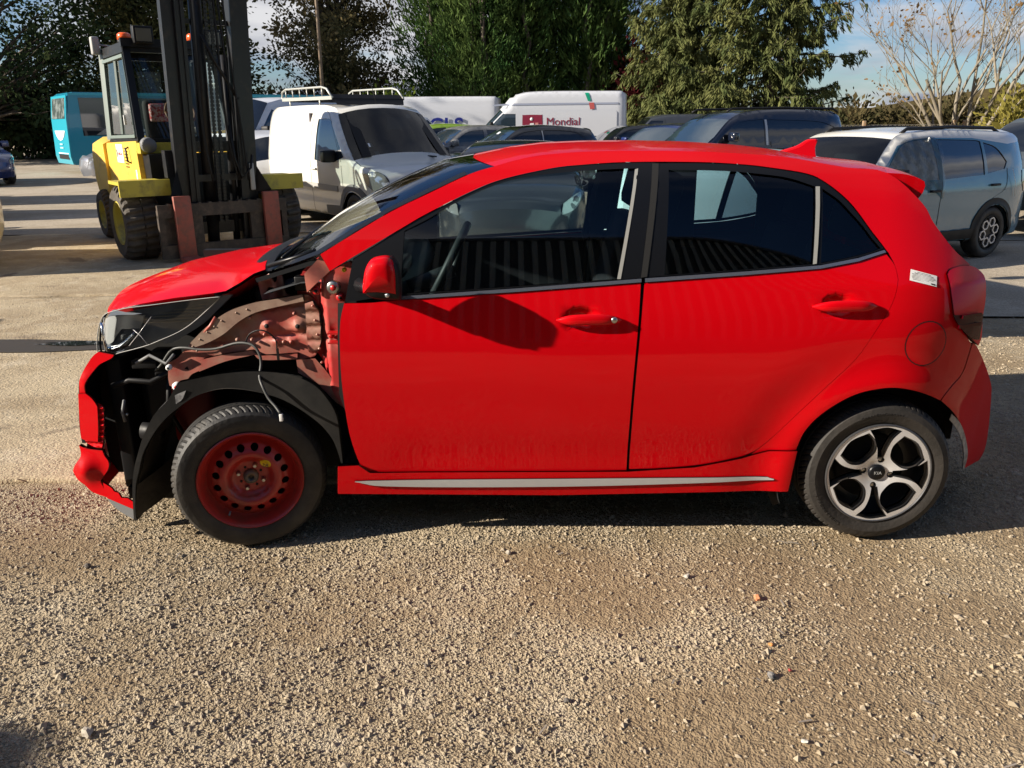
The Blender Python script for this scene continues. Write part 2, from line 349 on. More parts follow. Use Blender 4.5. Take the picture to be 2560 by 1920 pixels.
G={"side_outer": [(-0.884,1.134),(-0.85,1.077),(-0.775,1.12),(-0.587,1.224),(-0.499,1.271),(-0.334,1.347),(-0.222,1.385),(-0.054,1.418),(0.059,1.429),(0.229,1.437),(0.483,1.435),(0.643,1.426),(0.749,1.414),(0.888,1.391),(0.954,1.36),(1.018,1.308),(1.059,1.26),(1.1,1.2),(1.152,1.129),(1.178,1.08),(1.186,1.042),(1.186,1.021),(1.166,0.949),(1.11,0.846),(1.052,0.746),(0.957,0.643),(0.864,0.537),(0.771,0.422),(0.713,0.363),(0.874,0.387),(0.892,0.461),(0.934,0.524),(0.997,0.578),(1.063,0.616),(1.131,0.635),(1.201,0.641),(1.278,0.627),(1.346,0.602),(1.401,0.575),(1.417,0.597),(1.452,0.627),(1.495,0.665),(1.511,0.739),(1.518,0.775),(1.435,0.859),(1.411,0.889),(1.396,0.946),(1.385,1.0),(1.376,1.044),(1.392,1.059),(1.442,1.066),(1.494,1.064),(1.418,1.126),(1.348,1.215),(1.312,1.283),(1.195,1.389),(1.039,1.41),(0.853,1.443),(0.759,1.454),(0.545,1.468),(0.331,1.474),(0.116,1.474),(-0.045,1.466),(-0.152,1.452),(-0.259,1.426),(-0.351,1.4),(-0.492,1.339),(-0.628,1.278),(-0.763,1.204)],"rail": [(-0.884,1.134),(-0.763,1.204),(-0.628,1.278),(-0.492,1.339),(-0.351,1.4),(-0.259,1.426),(-0.152,1.452),(-0.045,1.466),(0.116,1.474),(0.331,1.474),(0.545,1.468),(0.759,1.454),(0.853,1.443),(1.039,1.41),(1.195,1.389)],"rear_edge": [(1.195,1.389),(1.312,1.283),(1.348,1.215),(1.418,1.126),(1.494,1.064)],"front_door": [(-0.802,0.967),(-0.818,0.902),(-0.825,0.792),(-0.826,0.645),(-0.815,0.463),(-0.786,0.334),(-0.767,0.307),(-0.723,0.298),(-0.215,0.296),(0.238,0.3),(0.238,0.432),(0.244,0.66),(0.257,0.884),(0.265,1.028),(-0.17,1.0),(-0.598,0.976),(-0.705,0.968)],"rear_door": [(0.275,1.028),(0.264,0.884),(0.251,0.66),(0.245,0.432),(0.245,0.304),(0.355,0.307),(0.497,0.318),(0.62,0.341),(0.707,0.366),(0.771,0.423),(0.864,0.537),(0.957,0.643),(1.052,0.746),(1.11,0.846),(1.166,0.949),(1.186,1.021),(1.186,1.042),(1.178,1.08),(1.149,1.12),(1.045,1.093),(0.907,1.07),(0.633,1.051)],"belt_f": [(-0.6,0.989),(-0.17,1.014),(0.265,1.043),(0.265,1.031),(-0.17,1.002),(-0.598,0.978)],"belt_r": [(0.278,1.044),(0.633,1.064),(0.908,1.082),(1.046,1.105),(1.142,1.131),(1.148,1.123),(1.045,1.094),(0.907,1.071),(0.633,1.052),(0.278,1.031)],"frame_f": [(-0.768,1.117),(-0.587,1.221),(-0.499,1.268),(-0.334,1.344),(-0.222,1.383),(-0.054,1.415),(0.059,1.427),(0.228,1.435),(0.317,1.436),(0.32,1.427),(0.266,1.043),(-0.17,1.015),(-0.6,0.991),(-0.799,0.967)],"glass_f": [(-0.583,1.211),(-0.499,1.25),(-0.389,1.309),(-0.278,1.355),(-0.166,1.385),(0.002,1.404),(0.17,1.413),(0.263,1.415),(0.188,1.039),(-0.17,1.019),(-0.6,0.995)],"frame_r": [(0.341,1.431),(0.483,1.431),(0.643,1.424),(0.748,1.411),(0.887,1.388),(0.953,1.357),(1.016,1.305),(1.057,1.257),(1.098,1.197),(1.145,1.134),(1.046,1.106),(0.908,1.083),(0.633,1.066),(0.284,1.046)],"glass_r": [(0.377,1.41),(0.585,1.403),(0.744,1.388),(0.827,1.374),(0.91,1.347),(0.882,1.085),(0.633,1.069),(0.349,1.053)],"glass_q": [(0.938,1.339),(0.993,1.301),(1.035,1.256),(1.073,1.213),(1.102,1.172),(1.133,1.135),(1.093,1.122),(1.0,1.102),(0.912,1.088)],"divider": [(0.912,1.347),(0.928,1.347),(0.896,1.087),(0.882,1.085)],"bstrip": [(0.254,1.412),(0.266,1.415),(0.192,1.041),(0.179,1.041)],"bgap": [(0.319,1.431),(0.343,1.431),(0.286,1.048),(0.264,1.045)],"sill": [(-0.869,0.334),(-0.79,0.338),(-0.749,0.304),(0.24,0.299),(0.497,0.315),(0.672,0.35),(0.774,0.382),(0.875,0.387),(0.864,0.209),(-0.035,0.196),(-0.882,0.211)],"sill_strip": [(-0.779,0.261),(-0.752,0.273),(-0.036,0.274),(0.778,0.274),(0.753,0.259),(0.144,0.241),(-0.395,0.24),(-0.7,0.248)],"tail": [(1.376,1.043),(1.392,1.058),(1.442,1.066),(1.499,1.06),(1.548,1.031),(1.563,0.996),(1.564,0.933),(1.555,0.871),(1.563,0.797),(1.551,0.766),(1.501,0.807),(1.435,0.859),(1.412,0.889),(1.396,0.946),(1.385,1.0)],"rbumper": [(1.522,0.78),(1.551,0.763),(1.619,0.686),(1.721,0.568),(1.752,0.508),(1.805,0.348),(1.834,0.225),(1.816,0.173),(1.678,0.186),(1.665,0.265),(1.604,0.362),(1.536,0.453),(1.474,0.517),(1.404,0.573),(1.419,0.595),(1.455,0.625),(1.497,0.663),(1.514,0.737)],"scuff": [(1.471,0.509),(1.536,0.453),(1.61,0.36),(1.671,0.263),(1.684,0.184),(1.661,0.202),(1.624,0.292),(1.557,0.389),(1.502,0.453),(1.467,0.485)],"sticker": [(1.235,1.065),(1.336,1.038),(1.331,1.002),(1.228,1.028)],"flap": [(1.307,0.8),(1.39,0.794),(1.32,0.716)],"handle_f": [(-0.043,0.9),(0.194,0.894),(0.061,0.902)],"handle_r": [(0.883,0.936),(1.108,0.936),(0.974,0.942)],"tip_sp": [(1.195,1.389),(1.312,1.283),(1.334,1.314),(1.341,1.34),(1.336,1.357),(1.303,1.373),(1.254,1.385)],"apron": [(-1.082,0.954),(-0.983,0.97),(-0.952,0.956),(-0.928,0.911),(-0.926,0.821),(-0.934,0.77),(-0.96,0.727),(-1.028,0.716),(-1.162,0.715),(-1.193,0.738),(-1.307,0.71),(-1.43,0.664),(-1.461,0.644),(-1.482,0.612),(-1.513,0.596),(-1.542,0.609),(-1.543,0.642),(-1.535,0.7),(-1.495,0.723),(-1.45,0.769),(-1.431,0.786),(-1.369,0.842),(-1.308,0.887),(-1.25,0.917),(-1.166,0.941)],"apron_rim": [(-1.088,0.957),(-0.981,0.974),(-0.977,0.949),(-1.08,0.928),(-1.163,0.907),(-1.227,0.874),(-1.293,0.824),(-1.357,0.791),(-1.409,0.774),(-1.423,0.791),(-1.361,0.847),(-1.301,0.891),(-1.243,0.921),(-1.159,0.946)],"apron_box": [(-0.97,0.943),(-0.942,0.951),(-0.922,0.907),(-0.921,0.829),(-0.929,0.778),(-0.96,0.744),(-0.974,0.773)],"apron_low": [(-1.385,0.725),(-1.296,0.744),(-1.19,0.758),(-1.17,0.737),(-1.02,0.745),(-1.022,0.724),(-1.155,0.721),(-1.186,0.742),(-1.3,0.716),(-1.405,0.676)],"lower_apron": [(-1.019,0.728),(-0.947,0.733),(-0.902,0.669),(-0.869,0.598),(-0.862,0.533),(-0.889,0.557),(-0.94,0.617),(-0.992,0.655),(-1.018,0.676)],"hinge_panel": [(-0.994,0.966),(-0.988,1.041),(-0.951,1.084),(-0.895,1.122),(-0.864,1.064),(-0.791,1.101),(-0.776,1.093),(-0.808,0.942),(-0.83,0.854),(-0.844,0.707),(-0.849,0.538),(-0.883,0.592),(-0.902,0.633),(-0.929,0.702),(-0.949,0.737),(-1.01,0.729)],"pillar_base": [(-0.95,0.992),(-0.95,1.063),(-0.89,1.124),(-0.862,1.068),(-0.891,1.043)],"strut_bracket": [(-1.164,1.017),(-1.114,1.044),(-1.102,1.021),(-1.098,1.009),(-1.09,1.014),(-1.087,1.034),(-1.071,1.032),(-1.064,0.971),(-1.046,0.957),(-1.099,0.947),(-1.152,0.938)],"strut_hole": [(-1.128,0.989),(-1.105,0.99),(-1.105,0.976),(-1.112,0.966),(-1.127,0.967),(-1.133,0.977)],"tower_red": [(-0.999,1.035),(-0.976,1.051),(-0.972,0.974),(-1.01,0.965),(-1.009,1.006)],"liner_band": [(-1.451,0.663),(-1.384,0.676),(-1.332,0.686),(-1.229,0.698),(-1.138,0.7),(-1.027,0.688),(-0.954,0.659),(-0.907,0.613),(-0.867,0.531),(-0.86,0.42),(-0.856,0.324),(-0.861,0.324),(-0.875,0.392),(-0.894,0.443),(-0.941,0.504),(-1.038,0.576),(-1.136,0.615),(-1.236,0.634),(-1.313,0.632),(-1.393,0.607),(-1.459,0.566),(-1.517,0.52),(-1.566,0.465),(-1.62,0.382),(-1.65,0.302),(-1.672,0.239),(-1.69,0.128),(-1.689,0.091),(-1.702,0.093),(-1.691,0.199),(-1.679,0.268),(-1.663,0.325),(-1.633,0.399),(-1.61,0.449),(-1.556,0.537),(-1.496,0.596)],"liner_shiny": [(-1.597,0.459),(-1.554,0.538),(-1.495,0.597),(-1.456,0.619),(-1.424,0.632),(-1.443,0.597),(-1.472,0.576),(-1.513,0.538),(-1.561,0.489),(-1.59,0.45)]}
P3={"cone_a": [(-1.128,0.14,0.853)],"cone_b": [(-1.011,0.14,0.851)],"cone_c": [(-1.245,0.14,0.801)],"cone_d": [(-1.096,0.14,0.792)],"cone_e": [(-1.041,0.14,0.79)],"screw_low": [(-1.495,0.14,0.62)],"tab": [(-1.515,0.14,0.696)],"hinge_bolt": [(-0.85,0.1,1.01)],"hinge_hole": [(-0.917,0.1,0.996)],"hinge_low": [(-0.829,0.1,0.973)],"clip_yellow": [(-0.807,0.1,1.074)],"door_check": [(-0.877,0.14,0.823)],"lo_hole": [(-0.964,0.14,0.697)],"liner_in": [(-1.689,0.06,0.091),(-1.69,0.06,0.128),(-1.672,0.06,0.239),(-1.65,0.06,0.302),(-1.62,0.06,0.382),(-1.566,0.06,0.465),(-1.517,0.06,0.52),(-1.459,0.06,0.566),(-1.393,0.06,0.607),(-1.313,0.06,0.632),(-1.236,0.06,0.634),(-1.136,0.06,0.615),(-1.038,0.06,0.576),(-0.941,0.06,0.504),(-0.894,0.06,0.443),(-0.875,0.06,0.392),(-0.861,0.06,0.324)],"bump_up": [(-1.786,0.163,0.755),(-1.813,0.169,0.736),(-1.849,0.177,0.695),(-1.874,0.182,0.654),(-1.894,0.187,0.599),(-1.9,0.188,0.581),(-1.871,0.182,0.584),(-1.861,0.18,0.619),(-1.838,0.174,0.656),(-1.808,0.168,0.689),(-1.786,0.163,0.707),(-1.735,0.152,0.732),(-1.721,0.149,0.746)],"bump_mid": [(-1.9,0.188,0.582),(-1.868,0.181,0.585),(-1.845,0.176,0.567),(-1.829,0.172,0.541),(-1.827,0.172,0.523),(-1.839,0.175,0.44),(-1.851,0.177,0.383),(-1.913,0.191,0.388),(-1.924,0.193,0.396),(-1.915,0.191,0.48)],"bump_edge": [(-1.828,0.172,0.542),(-1.805,0.167,0.529),(-1.818,0.17,0.441),(-1.829,0.172,0.394),(-1.844,0.176,0.351),(-1.912,0.191,0.367),(-1.912,0.191,0.386),(-1.851,0.177,0.382)],"bump_low": [(-1.946,0.198,0.357),(-1.916,0.192,0.345),(-1.844,0.176,0.342),(-1.838,0.174,0.319),(-1.827,0.172,0.301),(-1.825,0.172,0.282),(-1.835,0.174,0.258),(-1.86,0.179,0.227),(-1.876,0.183,0.206),(-1.857,0.179,0.133),(-1.923,0.193,0.153),(-1.952,0.199,0.184),(-1.978,0.205,0.206),(-1.991,0.208,0.244),(-1.976,0.205,0.269),(-1.95,0.199,0.3),(-1.941,0.197,0.32)],"bump_corner": [(-1.864,0.18,0.202),(-1.829,0.172,0.181),(-1.821,0.171,0.168),(-1.801,0.166,0.16),(-1.792,0.164,0.141),(-1.767,0.159,0.141),(-1.738,0.152,0.127),(-1.741,0.153,0.093),(-1.857,0.179,0.133),(-1.864,0.18,0.164)],"bump_skirt": [(-1.858,0.179,0.13),(-1.742,0.153,0.09),(-1.754,0.156,0.047),(-1.808,0.168,0.076),(-1.842,0.175,0.107)],"grille_edge": [(-1.884,0.184,0.651),(-1.903,0.189,0.617),(-1.921,0.193,0.525),(-1.936,0.196,0.432),(-1.938,0.196,0.362),(-1.92,0.192,0.364),(-1.924,0.193,0.396),(-1.915,0.191,0.48),(-1.9,0.188,0.581)],"lamp_lens": [(-1.77,0.221,0.882),(-1.752,0.218,0.895),(-1.727,0.214,0.904),(-1.656,0.203,0.922),(-1.55,0.186,0.937),(-1.42,0.165,0.954),(-1.33,0.151,0.965),(-1.284,0.143,0.97),(-1.304,0.147,0.951),(-1.395,0.161,0.876),(-1.462,0.172,0.834),(-1.545,0.185,0.799),(-1.59,0.192,0.781),(-1.656,0.203,0.76),(-1.734,0.216,0.737),(-1.775,0.222,0.717),(-1.806,0.227,0.708),(-1.817,0.229,0.726),(-1.818,0.229,0.759),(-1.806,0.227,0.811),(-1.788,0.224,0.854)],"lamp_back": [(-1.77,0.221,0.882),(-1.727,0.214,0.904),(-1.549,0.186,0.945),(-1.329,0.151,0.971),(-1.255,0.139,0.967),(-1.294,0.145,0.932),(-1.382,0.159,0.856),(-1.467,0.173,0.804),(-1.537,0.184,0.769),(-1.59,0.192,0.777),(-1.657,0.203,0.757),(-1.735,0.216,0.734),(-1.798,0.226,0.709),(-1.819,0.229,0.726),(-1.806,0.227,0.811)],"lamp_drl": [(-1.646,0.201,0.826),(-1.665,0.204,0.803),(-1.696,0.209,0.776),(-1.726,0.214,0.757),(-1.754,0.219,0.75),(-1.78,0.223,0.75)],"lamp_refl": [(-1.784,0.223,0.864),(-1.742,0.217,0.878),(-1.604,0.195,0.889),(-1.632,0.199,0.836),(-1.719,0.213,0.826),(-1.745,0.217,0.8),(-1.769,0.221,0.771),(-1.792,0.225,0.758),(-1.806,0.227,0.772),(-1.798,0.226,0.823)],"crack_a": [(-1.638,0.2,0.841),(-1.61,0.196,0.817),(-1.59,0.192,0.786)],"crack_b": [(-1.557,0.187,0.894),(-1.62,0.197,0.824),(-1.67,0.205,0.775)],"crack_c": [(-1.76,0.22,0.882),(-1.767,0.221,0.862),(-1.763,0.22,0.84),(-1.774,0.222,0.786),(-1.774,0.222,0.743)],"lamp_reflb": [(-1.717,0.213,0.806),(-1.669,0.205,0.81),(-1.684,0.207,0.787),(-1.72,0.213,0.788)],"hood_near": [(-1.794,0.3,0.878),(-1.741,0.26,0.899),(-1.611,0.2,0.934),(-1.459,0.16,0.964),(-1.312,0.15,0.982),(-1.265,0.15,0.99),(-1.215,0.18,1.017),(-1.169,0.2,1.046),(-1.13,0.22,1.058)],"hood_sil": [(-1.9,0.5,0.83),(-1.903,0.6,0.855),(-1.92,0.8,0.879),(-1.867,0.9,0.906),(-1.795,1.0,0.936),(-1.69,1.1,0.964),(-1.562,1.15,0.997),(-1.431,1.2,1.028),(-1.3,1.25,1.045),(-1.128,1.3,1.066)],"cowl_edge": [(-1.13,0.22,1.058),(-1.179,0.24,1.064),(-1.193,0.28,1.076),(-1.205,0.45,1.09),(-1.216,0.7,1.086),(-1.185,0.95,1.081),(-1.117,1.25,1.069)],"ws_sil": [(-0.39,0.8,1.429),(-0.751,1.0,1.24),(-0.871,1.0,1.201),(-1.056,1.0,1.094),(-1.246,1.0,0.963)],"roof_sil": [(-0.332,0.8,1.451),(-0.145,0.8,1.479),(0.042,0.8,1.492),(0.197,0.8,1.498),(0.352,0.8,1.496),(0.601,0.8,1.487),(0.789,0.8,1.471),(0.966,0.8,1.445)],"roof_sil2": [(0.971,0.8,1.436),(1.304,0.8,1.391),(1.472,0.8,1.366),(1.558,0.8,1.341)],"wire_a": [(-1.594,0.2,0.668),(-1.563,0.19,0.694),(-1.518,0.18,0.749),(-1.484,0.17,0.766),(-1.441,0.16,0.769),(-1.393,0.15,0.765),(-1.323,0.14,0.77),(-1.251,0.13,0.792),(-1.204,0.12,0.797),(-1.169,0.11,0.788),(-1.148,0.1,0.757),(-1.143,0.09,0.72),(-1.147,0.07,0.681),(-1.132,0.04,0.657),(-1.107,0.02,0.612),(-1.077,0.0,0.585),(-1.055,-0.02,0.563)],"wire_b": [(-1.204,0.12,0.797),(-1.181,0.11,0.833),(-1.143,0.1,0.851),(-1.112,0.1,0.844),(-1.082,0.1,0.815),(-1.081,0.1,0.773),(-1.079,0.1,0.74)],"plug": [(-1.054,-0.02,0.549)],"fin": [(0.961,0.8,1.459),(1.033,0.8,1.475),(1.079,0.8,1.498),(1.128,0.8,1.498),(1.118,0.8,1.467),(1.119,0.8,1.43),(1.115,0.8,1.422),(1.043,0.8,1.431)],"mirror": [(-0.707,-0.13,1.027),(-0.706,-0.13,1.058),(-0.694,-0.13,1.11),(-0.674,-0.13,1.141),(-0.647,-0.13,1.151),(-0.617,-0.13,1.152),(-0.597,-0.13,1.138),(-0.586,-0.13,1.099),(-0.587,-0.13,1.018)],"mirror_black": [(-0.714,-0.13,1.037),(-0.692,-0.13,1.01),(-0.651,-0.13,0.999),(-0.578,-0.13,0.995),(-0.573,-0.13,1.025),(-0.579,-0.13,1.088),(-0.592,-0.13,1.135)],"mirror_arm": [(-0.746,-0.03,1.023),(-0.723,-0.03,1.05),(-0.735,-0.03,0.995)],"steer": [(-0.446,0.45,1.155),(-0.414,0.45,1.087),(-0.452,0.45,1.075),(-0.529,0.45,0.995)]}
# ================================================================ the red car
WC=1.595
car=empty('red_hatchback',(0,0,0),0,'bright red hatchback seen side on, front wing missing and red steel spare wheel in front','car')
def ext(name,key,m,fn=S,far=True,parent=None,**kw):
    o=panel(name,G[key],fn,m,parent or car,**kw)
    if far:
        kw2=dict(kw); kw2['step']=max(.06,kw.get('step',.03)); panel(name,G[key],fn,m,parent or car,mirror=WC,**kw2)
    return o
def dent(cx,cz,d=.030,sx=.045,sz=.03): return lambda x,z:S(x,z)+d*math.exp(-(((x-cx)/sx)**4)-(((z-cz)/sz)**4))
side=ext('side_frame','side_outer',M_red,step=.028,flange=.02)
HF=(.05,.903); HR=(.975,.943)
fd=ext('front_door','front_door',M_red,fn=dent(*HF),step=.026,flange=.014,shrink=.0015)
rd=ext('rear_door','rear_door',M_red,fn=dent(*HR),step=.026,flange=.014,shrink=.0015)
panel('door_shut_frame',[(-.83,.96),(-.845,.62),(-.77,.31),(.70,.30),(.86,.52),(1.12,.86),(1.18,1.03),(.27,1.02),(-.78,.965)],S,M_dark,car,step=.08,flange=0,off=.03,sm=False)
panel('door_shut_frame',[(-.83,.96),(-.845,.62),(-.77,.31),(.70,.30),(.86,.52),(1.12,.86),(1.18,1.03),(.27,1.02),(-.78,.965)],S,M_dark,car,step=.08,flange=0,off=.03,sm=False,mirror=WC)
ext('belt_moulding','belt_f',M_belt,off=-.006,step=.05,flange=.01,sm=False)
ext('belt_moulding','belt_r',M_belt,off=-.006,step=.05,flange=.01,sm=False)
ff=panel('front_window_frame',G['frame_f'],S,M_satin,car,holes=[G['glass_f']],off=.004,step=.03,flange=.014)
panel('front_window_frame',G['frame_f'],S,M_satin,car,holes=[G['glass_f']],off=.004,step=.05,flange=.014,mirror=WC)
fr=panel('rear_window_frame',G['frame_r'],S,M_satin,car,holes=[G['glass_r'],G['glass_q']],off=.004,step=.03,flange=.014)
panel('rear_window_frame',G['frame_r'],S,M_satin,car,holes=[G['glass_r'],G['glass_q']],off=.004,step=.05,flange=.014,mirror=WC)
def grow(P,d): return inset(P,-d)
panel('side_glass',grow(G['glass_f'],.008),S,G_tint,car,off=.012,step=.04,flange=0)
panel('side_glass',grow(G['glass_r'],.008),S,G_tintd,car,off=.012,step=.04,flange=0)
panel('quarter_glass',grow(G['glass_q'],.008),S,G_tintd,car,off=.012,step=.04,flange=0)
panel('side_glass',grow(G['glass_f'],.008),S,G_clear,car,off=.012,step=.08,flange=0,mirror=WC)
panel('side_glass',grow(G['glass_r'],.008),S,G_clear,car,off=.012,step=.08,flange=0,mirror=WC)
panel('quarter_glass',grow(G['glass_q'],.008),S,G_tintd,car,off=.012,step=.08,flange=0,mirror=WC)
ext('pillar_gap_seal','bgap',M_dark,off=.001,step=.06,flange=.01,sm=False,far=False)
panel('window_edge_strip',G['bstrip'],S,mat('pale_edge_rubber',(.30,.30,.28),.5),car,off=.002,step=.06,flange=.008,sm=False)
panel('window_divider',G['divider'],S,mat('pale_edge_rubber',(.30,.30,.28),.5),car,off=.0,step=.06,flange=.01,sm=False)
ext('sill','sill',M_red,off=-.012,step=.03,flange=.03,sm=False)
ext('sill_strip','sill_strip',M_silver,off=-.019,step=.04,flange=.008,far=False)
ext('rear_bumper_side','rbumper',M_red,off=-.001,step=.022,flange=.015,shrink=.0015)
panel('bumper_scuff',G['scuff'],S,mat('bare_grey_plastic',(.42,.40,.37),.6,noise=((.2,.19,.17),30,.4,.6)),car,off=-.004,step=.03,flange=.006)
tl=ext('tail_lamp','tail',M_redlens,off=-.010,step=.022,flange=.03)
for i in range(2):
    z=.855+.035*i; MB().beam((1.43+.01*i,S(1.44,z)-.018,z),(1.535,S(1.53,z)-.018,z),.004,.012).build('lamp_rib',M_redlensd,tl)
panel('reflector',[(1.40,.90),(1.555,.885),(1.55,.79),(1.51,.80),(1.44,.85)],S,M_redlensd,tl,off=-.0125,step=.04,flange=0)
# roof, screens, tail
W_=WC
rail=[(x,S(x,z),z) for x,z in G['rail']]
strip3('roof',rail[5:],W_,M_red,car,crown=[.022,.026,.028]+[.026]*8,fwd=[-.10,-.05,-.02]+[0]*6+[.05,.08],power=3)
wbase=[(-1.13,.24,1.045),(-1.0,.155,1.088)]+rail[:6]
strip3('windscreen',wbase,W_,G_tint,car,crown=[.02,.028,.03,.034,.034,.034,.032,.024],fwd=[-.05,-.08,-.13,-.14,-.14,-.14,-.13,-.10],power=2.4)
# dark glass border of the windscreen
for sg in (0,1):
    fb=MB(); fb.grid([[(x-.004,W_-y if sg else y,z+.002),(x-.02,W_-y-.035 if sg else y+.035,z+.008)] for x,y,z in wbase[:-1]]); fb.build('windscreen_border',M_satin,car)
fin=G and [(p[0],p[2]) for p in P3['fin']]
f=MB(); n=len(fin); cxf=1.06
pol=smooth_poly([(.955,1.452),(1.03,1.474),(1.075,1.499),(1.118,1.501),(1.108,1.468),(1.112,1.42),(1.0,1.43)],50)
rows=[]
for t,s in ((-.012,.86),(-.010,.95),(0,1.),(.010,.95),(.012,.86)): rows.append([(cxf+(x-cxf)*s,.80+t*2.2*(1.5-(z-1.42)/.09),1.42+(z-1.42)*s) for x,z in pol+[pol[0]]])
f.grid(rows); f.add(rows[0],[tuple(range(len(rows[0])))]); f.add(rows[-1],[tuple(range(len(rows[0])))]); f.build('antenna_fin',M_red,car)
sp_=smooth_poly([(x,z) for x,z in G['tip_sp']],30)
sb=MB(); rows=[]
for j in range(15):
    t=j/14; y=.262+(W_-.524)*t; k=1-abs(2*t-1)**3
    rows.append([(x+.03*k,y,z+.018*k) for x,z in sp_+[sp_[0]]])
sb.grid(rows); sb.add(rows[0],[tuple(range(len(rows[0])))]); sb.add(rows[-1],[tuple(range(len(rows[0])))]); sb.build('rear_spoiler',M_red,car,auto=40)
tg=[(1.20,1.385),(1.308,1.283),(1.345,1.216),(1.414,1.127),(1.47,1.068)]
strip3('rear_window',[(x-.004,S(x,z)+.004,z) for x,z in tg],W_,M_dglass,car,crown=.0,fwd=.11)
tb=[(1.47,1.068),(1.545,1.03),(1.559,.935),(1.553,.85),(1.545,.766)]
strip3('tailgate',[(x-.004,S(x,z)+.004,z) for x,z in tb],W_,M_red,car,crown=0,fwd=.10)
rb=[(1.545,.766),(1.613,.689),(1.713,.57),(1.743,.51),(1.796,.35),(1.824,.227)]
strip3('rear_bumper',[(x-.002,S(x,z)+.002,z) for x,z in rb],W_,M_red,car,crown=0,fwd=.05)
# fuel flap, sticker
fx,fz=G['flap'][0]; frx=G['flap'][1][0]-fx; frz=fz-G['flap'][2][1]
panel('fuel_flap_gap',circle(fx,fz,frx,28,frz),S,mat('shadow_gap_red',(.03,.0,.001),.7),car,off=-.0012,step=.03,flange=0,sm=False)
panel('fuel_flap',circle(fx,fz,frx-.0045,28,frz-.0045),S,M_red,car,off=-.0025,step=.022,flange=.004,sm=False)
st=panel('paper_sticker',G['sticker'],S,M_paper,car,off=-.002,step=.03,flange=0,sm=False)
a,b,c,d=[Vector((x,S(x,z)-.0035,z)) for x,z in G['sticker']]
lines=MB()
for i,(s0,s1) in enumerate([(.25,.75),(.15,.85),(.06,.92),(.08,.95),(.06,.86),(.08,.7),(.1,.5)]):
    t=.12+.115*i; p=a.lerp(d,t); q=b.lerp(c,t); lines.beam(p.lerp(q,s0),p.lerp(q,s1),.0006,.0022 if i in(0,1) else .0014)
lines.build('print_lines',M_ink,st)
p=a.lerp(d,.87); q=b.lerp(c,.87); MB().beam(p.lerp(q,.78),p.lerp(q,.93),.0008,.006).build('print_block',M_ink,st)
# door handles
def handle(cx,cz,lock,parent):
    y=S(cx,cz); mb=MB(); n=16; rows=[]
    for i in range(n+1):
        t=i/n*2-1; x=cx+.118*t; w=.0185*(1-abs(t)**4)+.002; o=-.026*(1-t**4)+.002; zz=cz+.006*(1-t*t)
        rows.append([(x,y+o+.010*math.sin(a)*(1-.3*abs(t)),zz+w*math.cos(a)) for a in [2*math.pi*k/12 for k in range(13)]])
    mb.grid(rows); h=mb.build('door_handle',M_red,parent)
    if lock: MB().lathe([(.0,-.004),(.010,-.004),(.0115,.0),(.0115,.01)],16,Matrix.Translation((cx+.088,y-.024,cz+.004))).build('lock_cylinder',M_steel,h)
handle(.078,.900,True,fd); handle(.995,.940,False,rd)
# door mirror
mo=smooth_poly([(x,z) for x,y,z in P3['mirror']],60); cxm=sum(p[0] for p in mo)/len(mo); czm=sum(p[1] for p in mo)/len(mo)
mir=MB(); rows=[]
for y,s in ((-.205,.0),(-.2045,.2),(-.203,.38),(-.199,.55),(-.193,.68),(-.185,.79),(-.174,.88),(-.160,.945),(-.143,.985),(-.12,1.0),(-.095,.99),(-.075,.96),(-.072,.80)):
    y=-.05+(y+.05)*.58
    dz=(s-1)*.0; rows.append([(cxm+(x-cxm)*s+.012*(1-s),y,czm+(z-czm)*s+dz) for x,z in mo+[mo[0]]])
mir.grid(rows)
mroot=mir.build('door_mirror',M_red,car)
mbk=smooth_poly([(cxm-.063,czm-.052),(cxm-.045,czm-.075),(cxm-.01,czm-.086),(cxm+.058,czm-.088),(cxm+.062,czm-.05),(cxm+.058,czm+.02),(cxm+.035,czm+.055),(cxm-.02,czm+.03),(cxm-.055,czm-.02)],50)
mb=MB(); rows=[]
for y,s in ((-.19,.0),(-.186,.6),(-.176,.86),(-.15,.97),(-.12,1.0),(-.07,.98),(-.05,.7),(-.05,0)): rows.append([(cxm+.004+(x-cxm)*s*1.06,-.04+(y+.04)*.58,czm-.014+(z-czm)*s*1.05) for x,z in mbk+[mbk[0]]])
mb.grid(rows); mb.build('mirror_base',M_black,mroot)
MB().tube([(-.735,.035,1.03),(-.71,-.02,1.035),(-.68,-.08,1.03)],.02,10,rs=[.030,.022,.024]).build('mirror_arm',M_satin,mroot)
MB().lathe([(0,-.003),(.006,-.003),(.008,.0),(.008,.01)],12,Matrix.Translation((cxm+.025,-.122,czm-.084))).build('indicator_lamp',M_lamp,mroot)
# ---- bonnet and front
hn=P3['hood_near']
strip3('bonnet',hn,W_,M_red,car,crown=[.0,.022,.04,.045,.05,.05,.038,.022,.012],fwd=[-.10,-.12,-.10,-.08,-.05,-.03,-.03,-.04,-.07],power=2.6,ny=22)
hl=MB(); hl.grid([[p,(p[0]+.004,p[1]+.012,p[2]-.02)] for p in hn[:5]]); hl.build('bonnet_lip',M_red,car)
ha=MB(); ha.grid([[(p[0],p[1]+.01,p[2]-.012),(p[0]+.01,p[1]+.12,p[2]-.045)] for p in hn[4:]]); ha.build('bonnet_inner_edge',M_redin,car)
cw=[(-1.20,.26,1.035),(-1.16,.23,1.04),(-1.12,.22,1.042)]
strip3('cowl_cover',[(-1.215,.30,1.03),(-1.17,.25,1.045),(-1.10,.20,1.055)],W_,M_black,car,crown=.03,fwd=[-.035,-.05,-.06],power=2.4)
wg=MB()
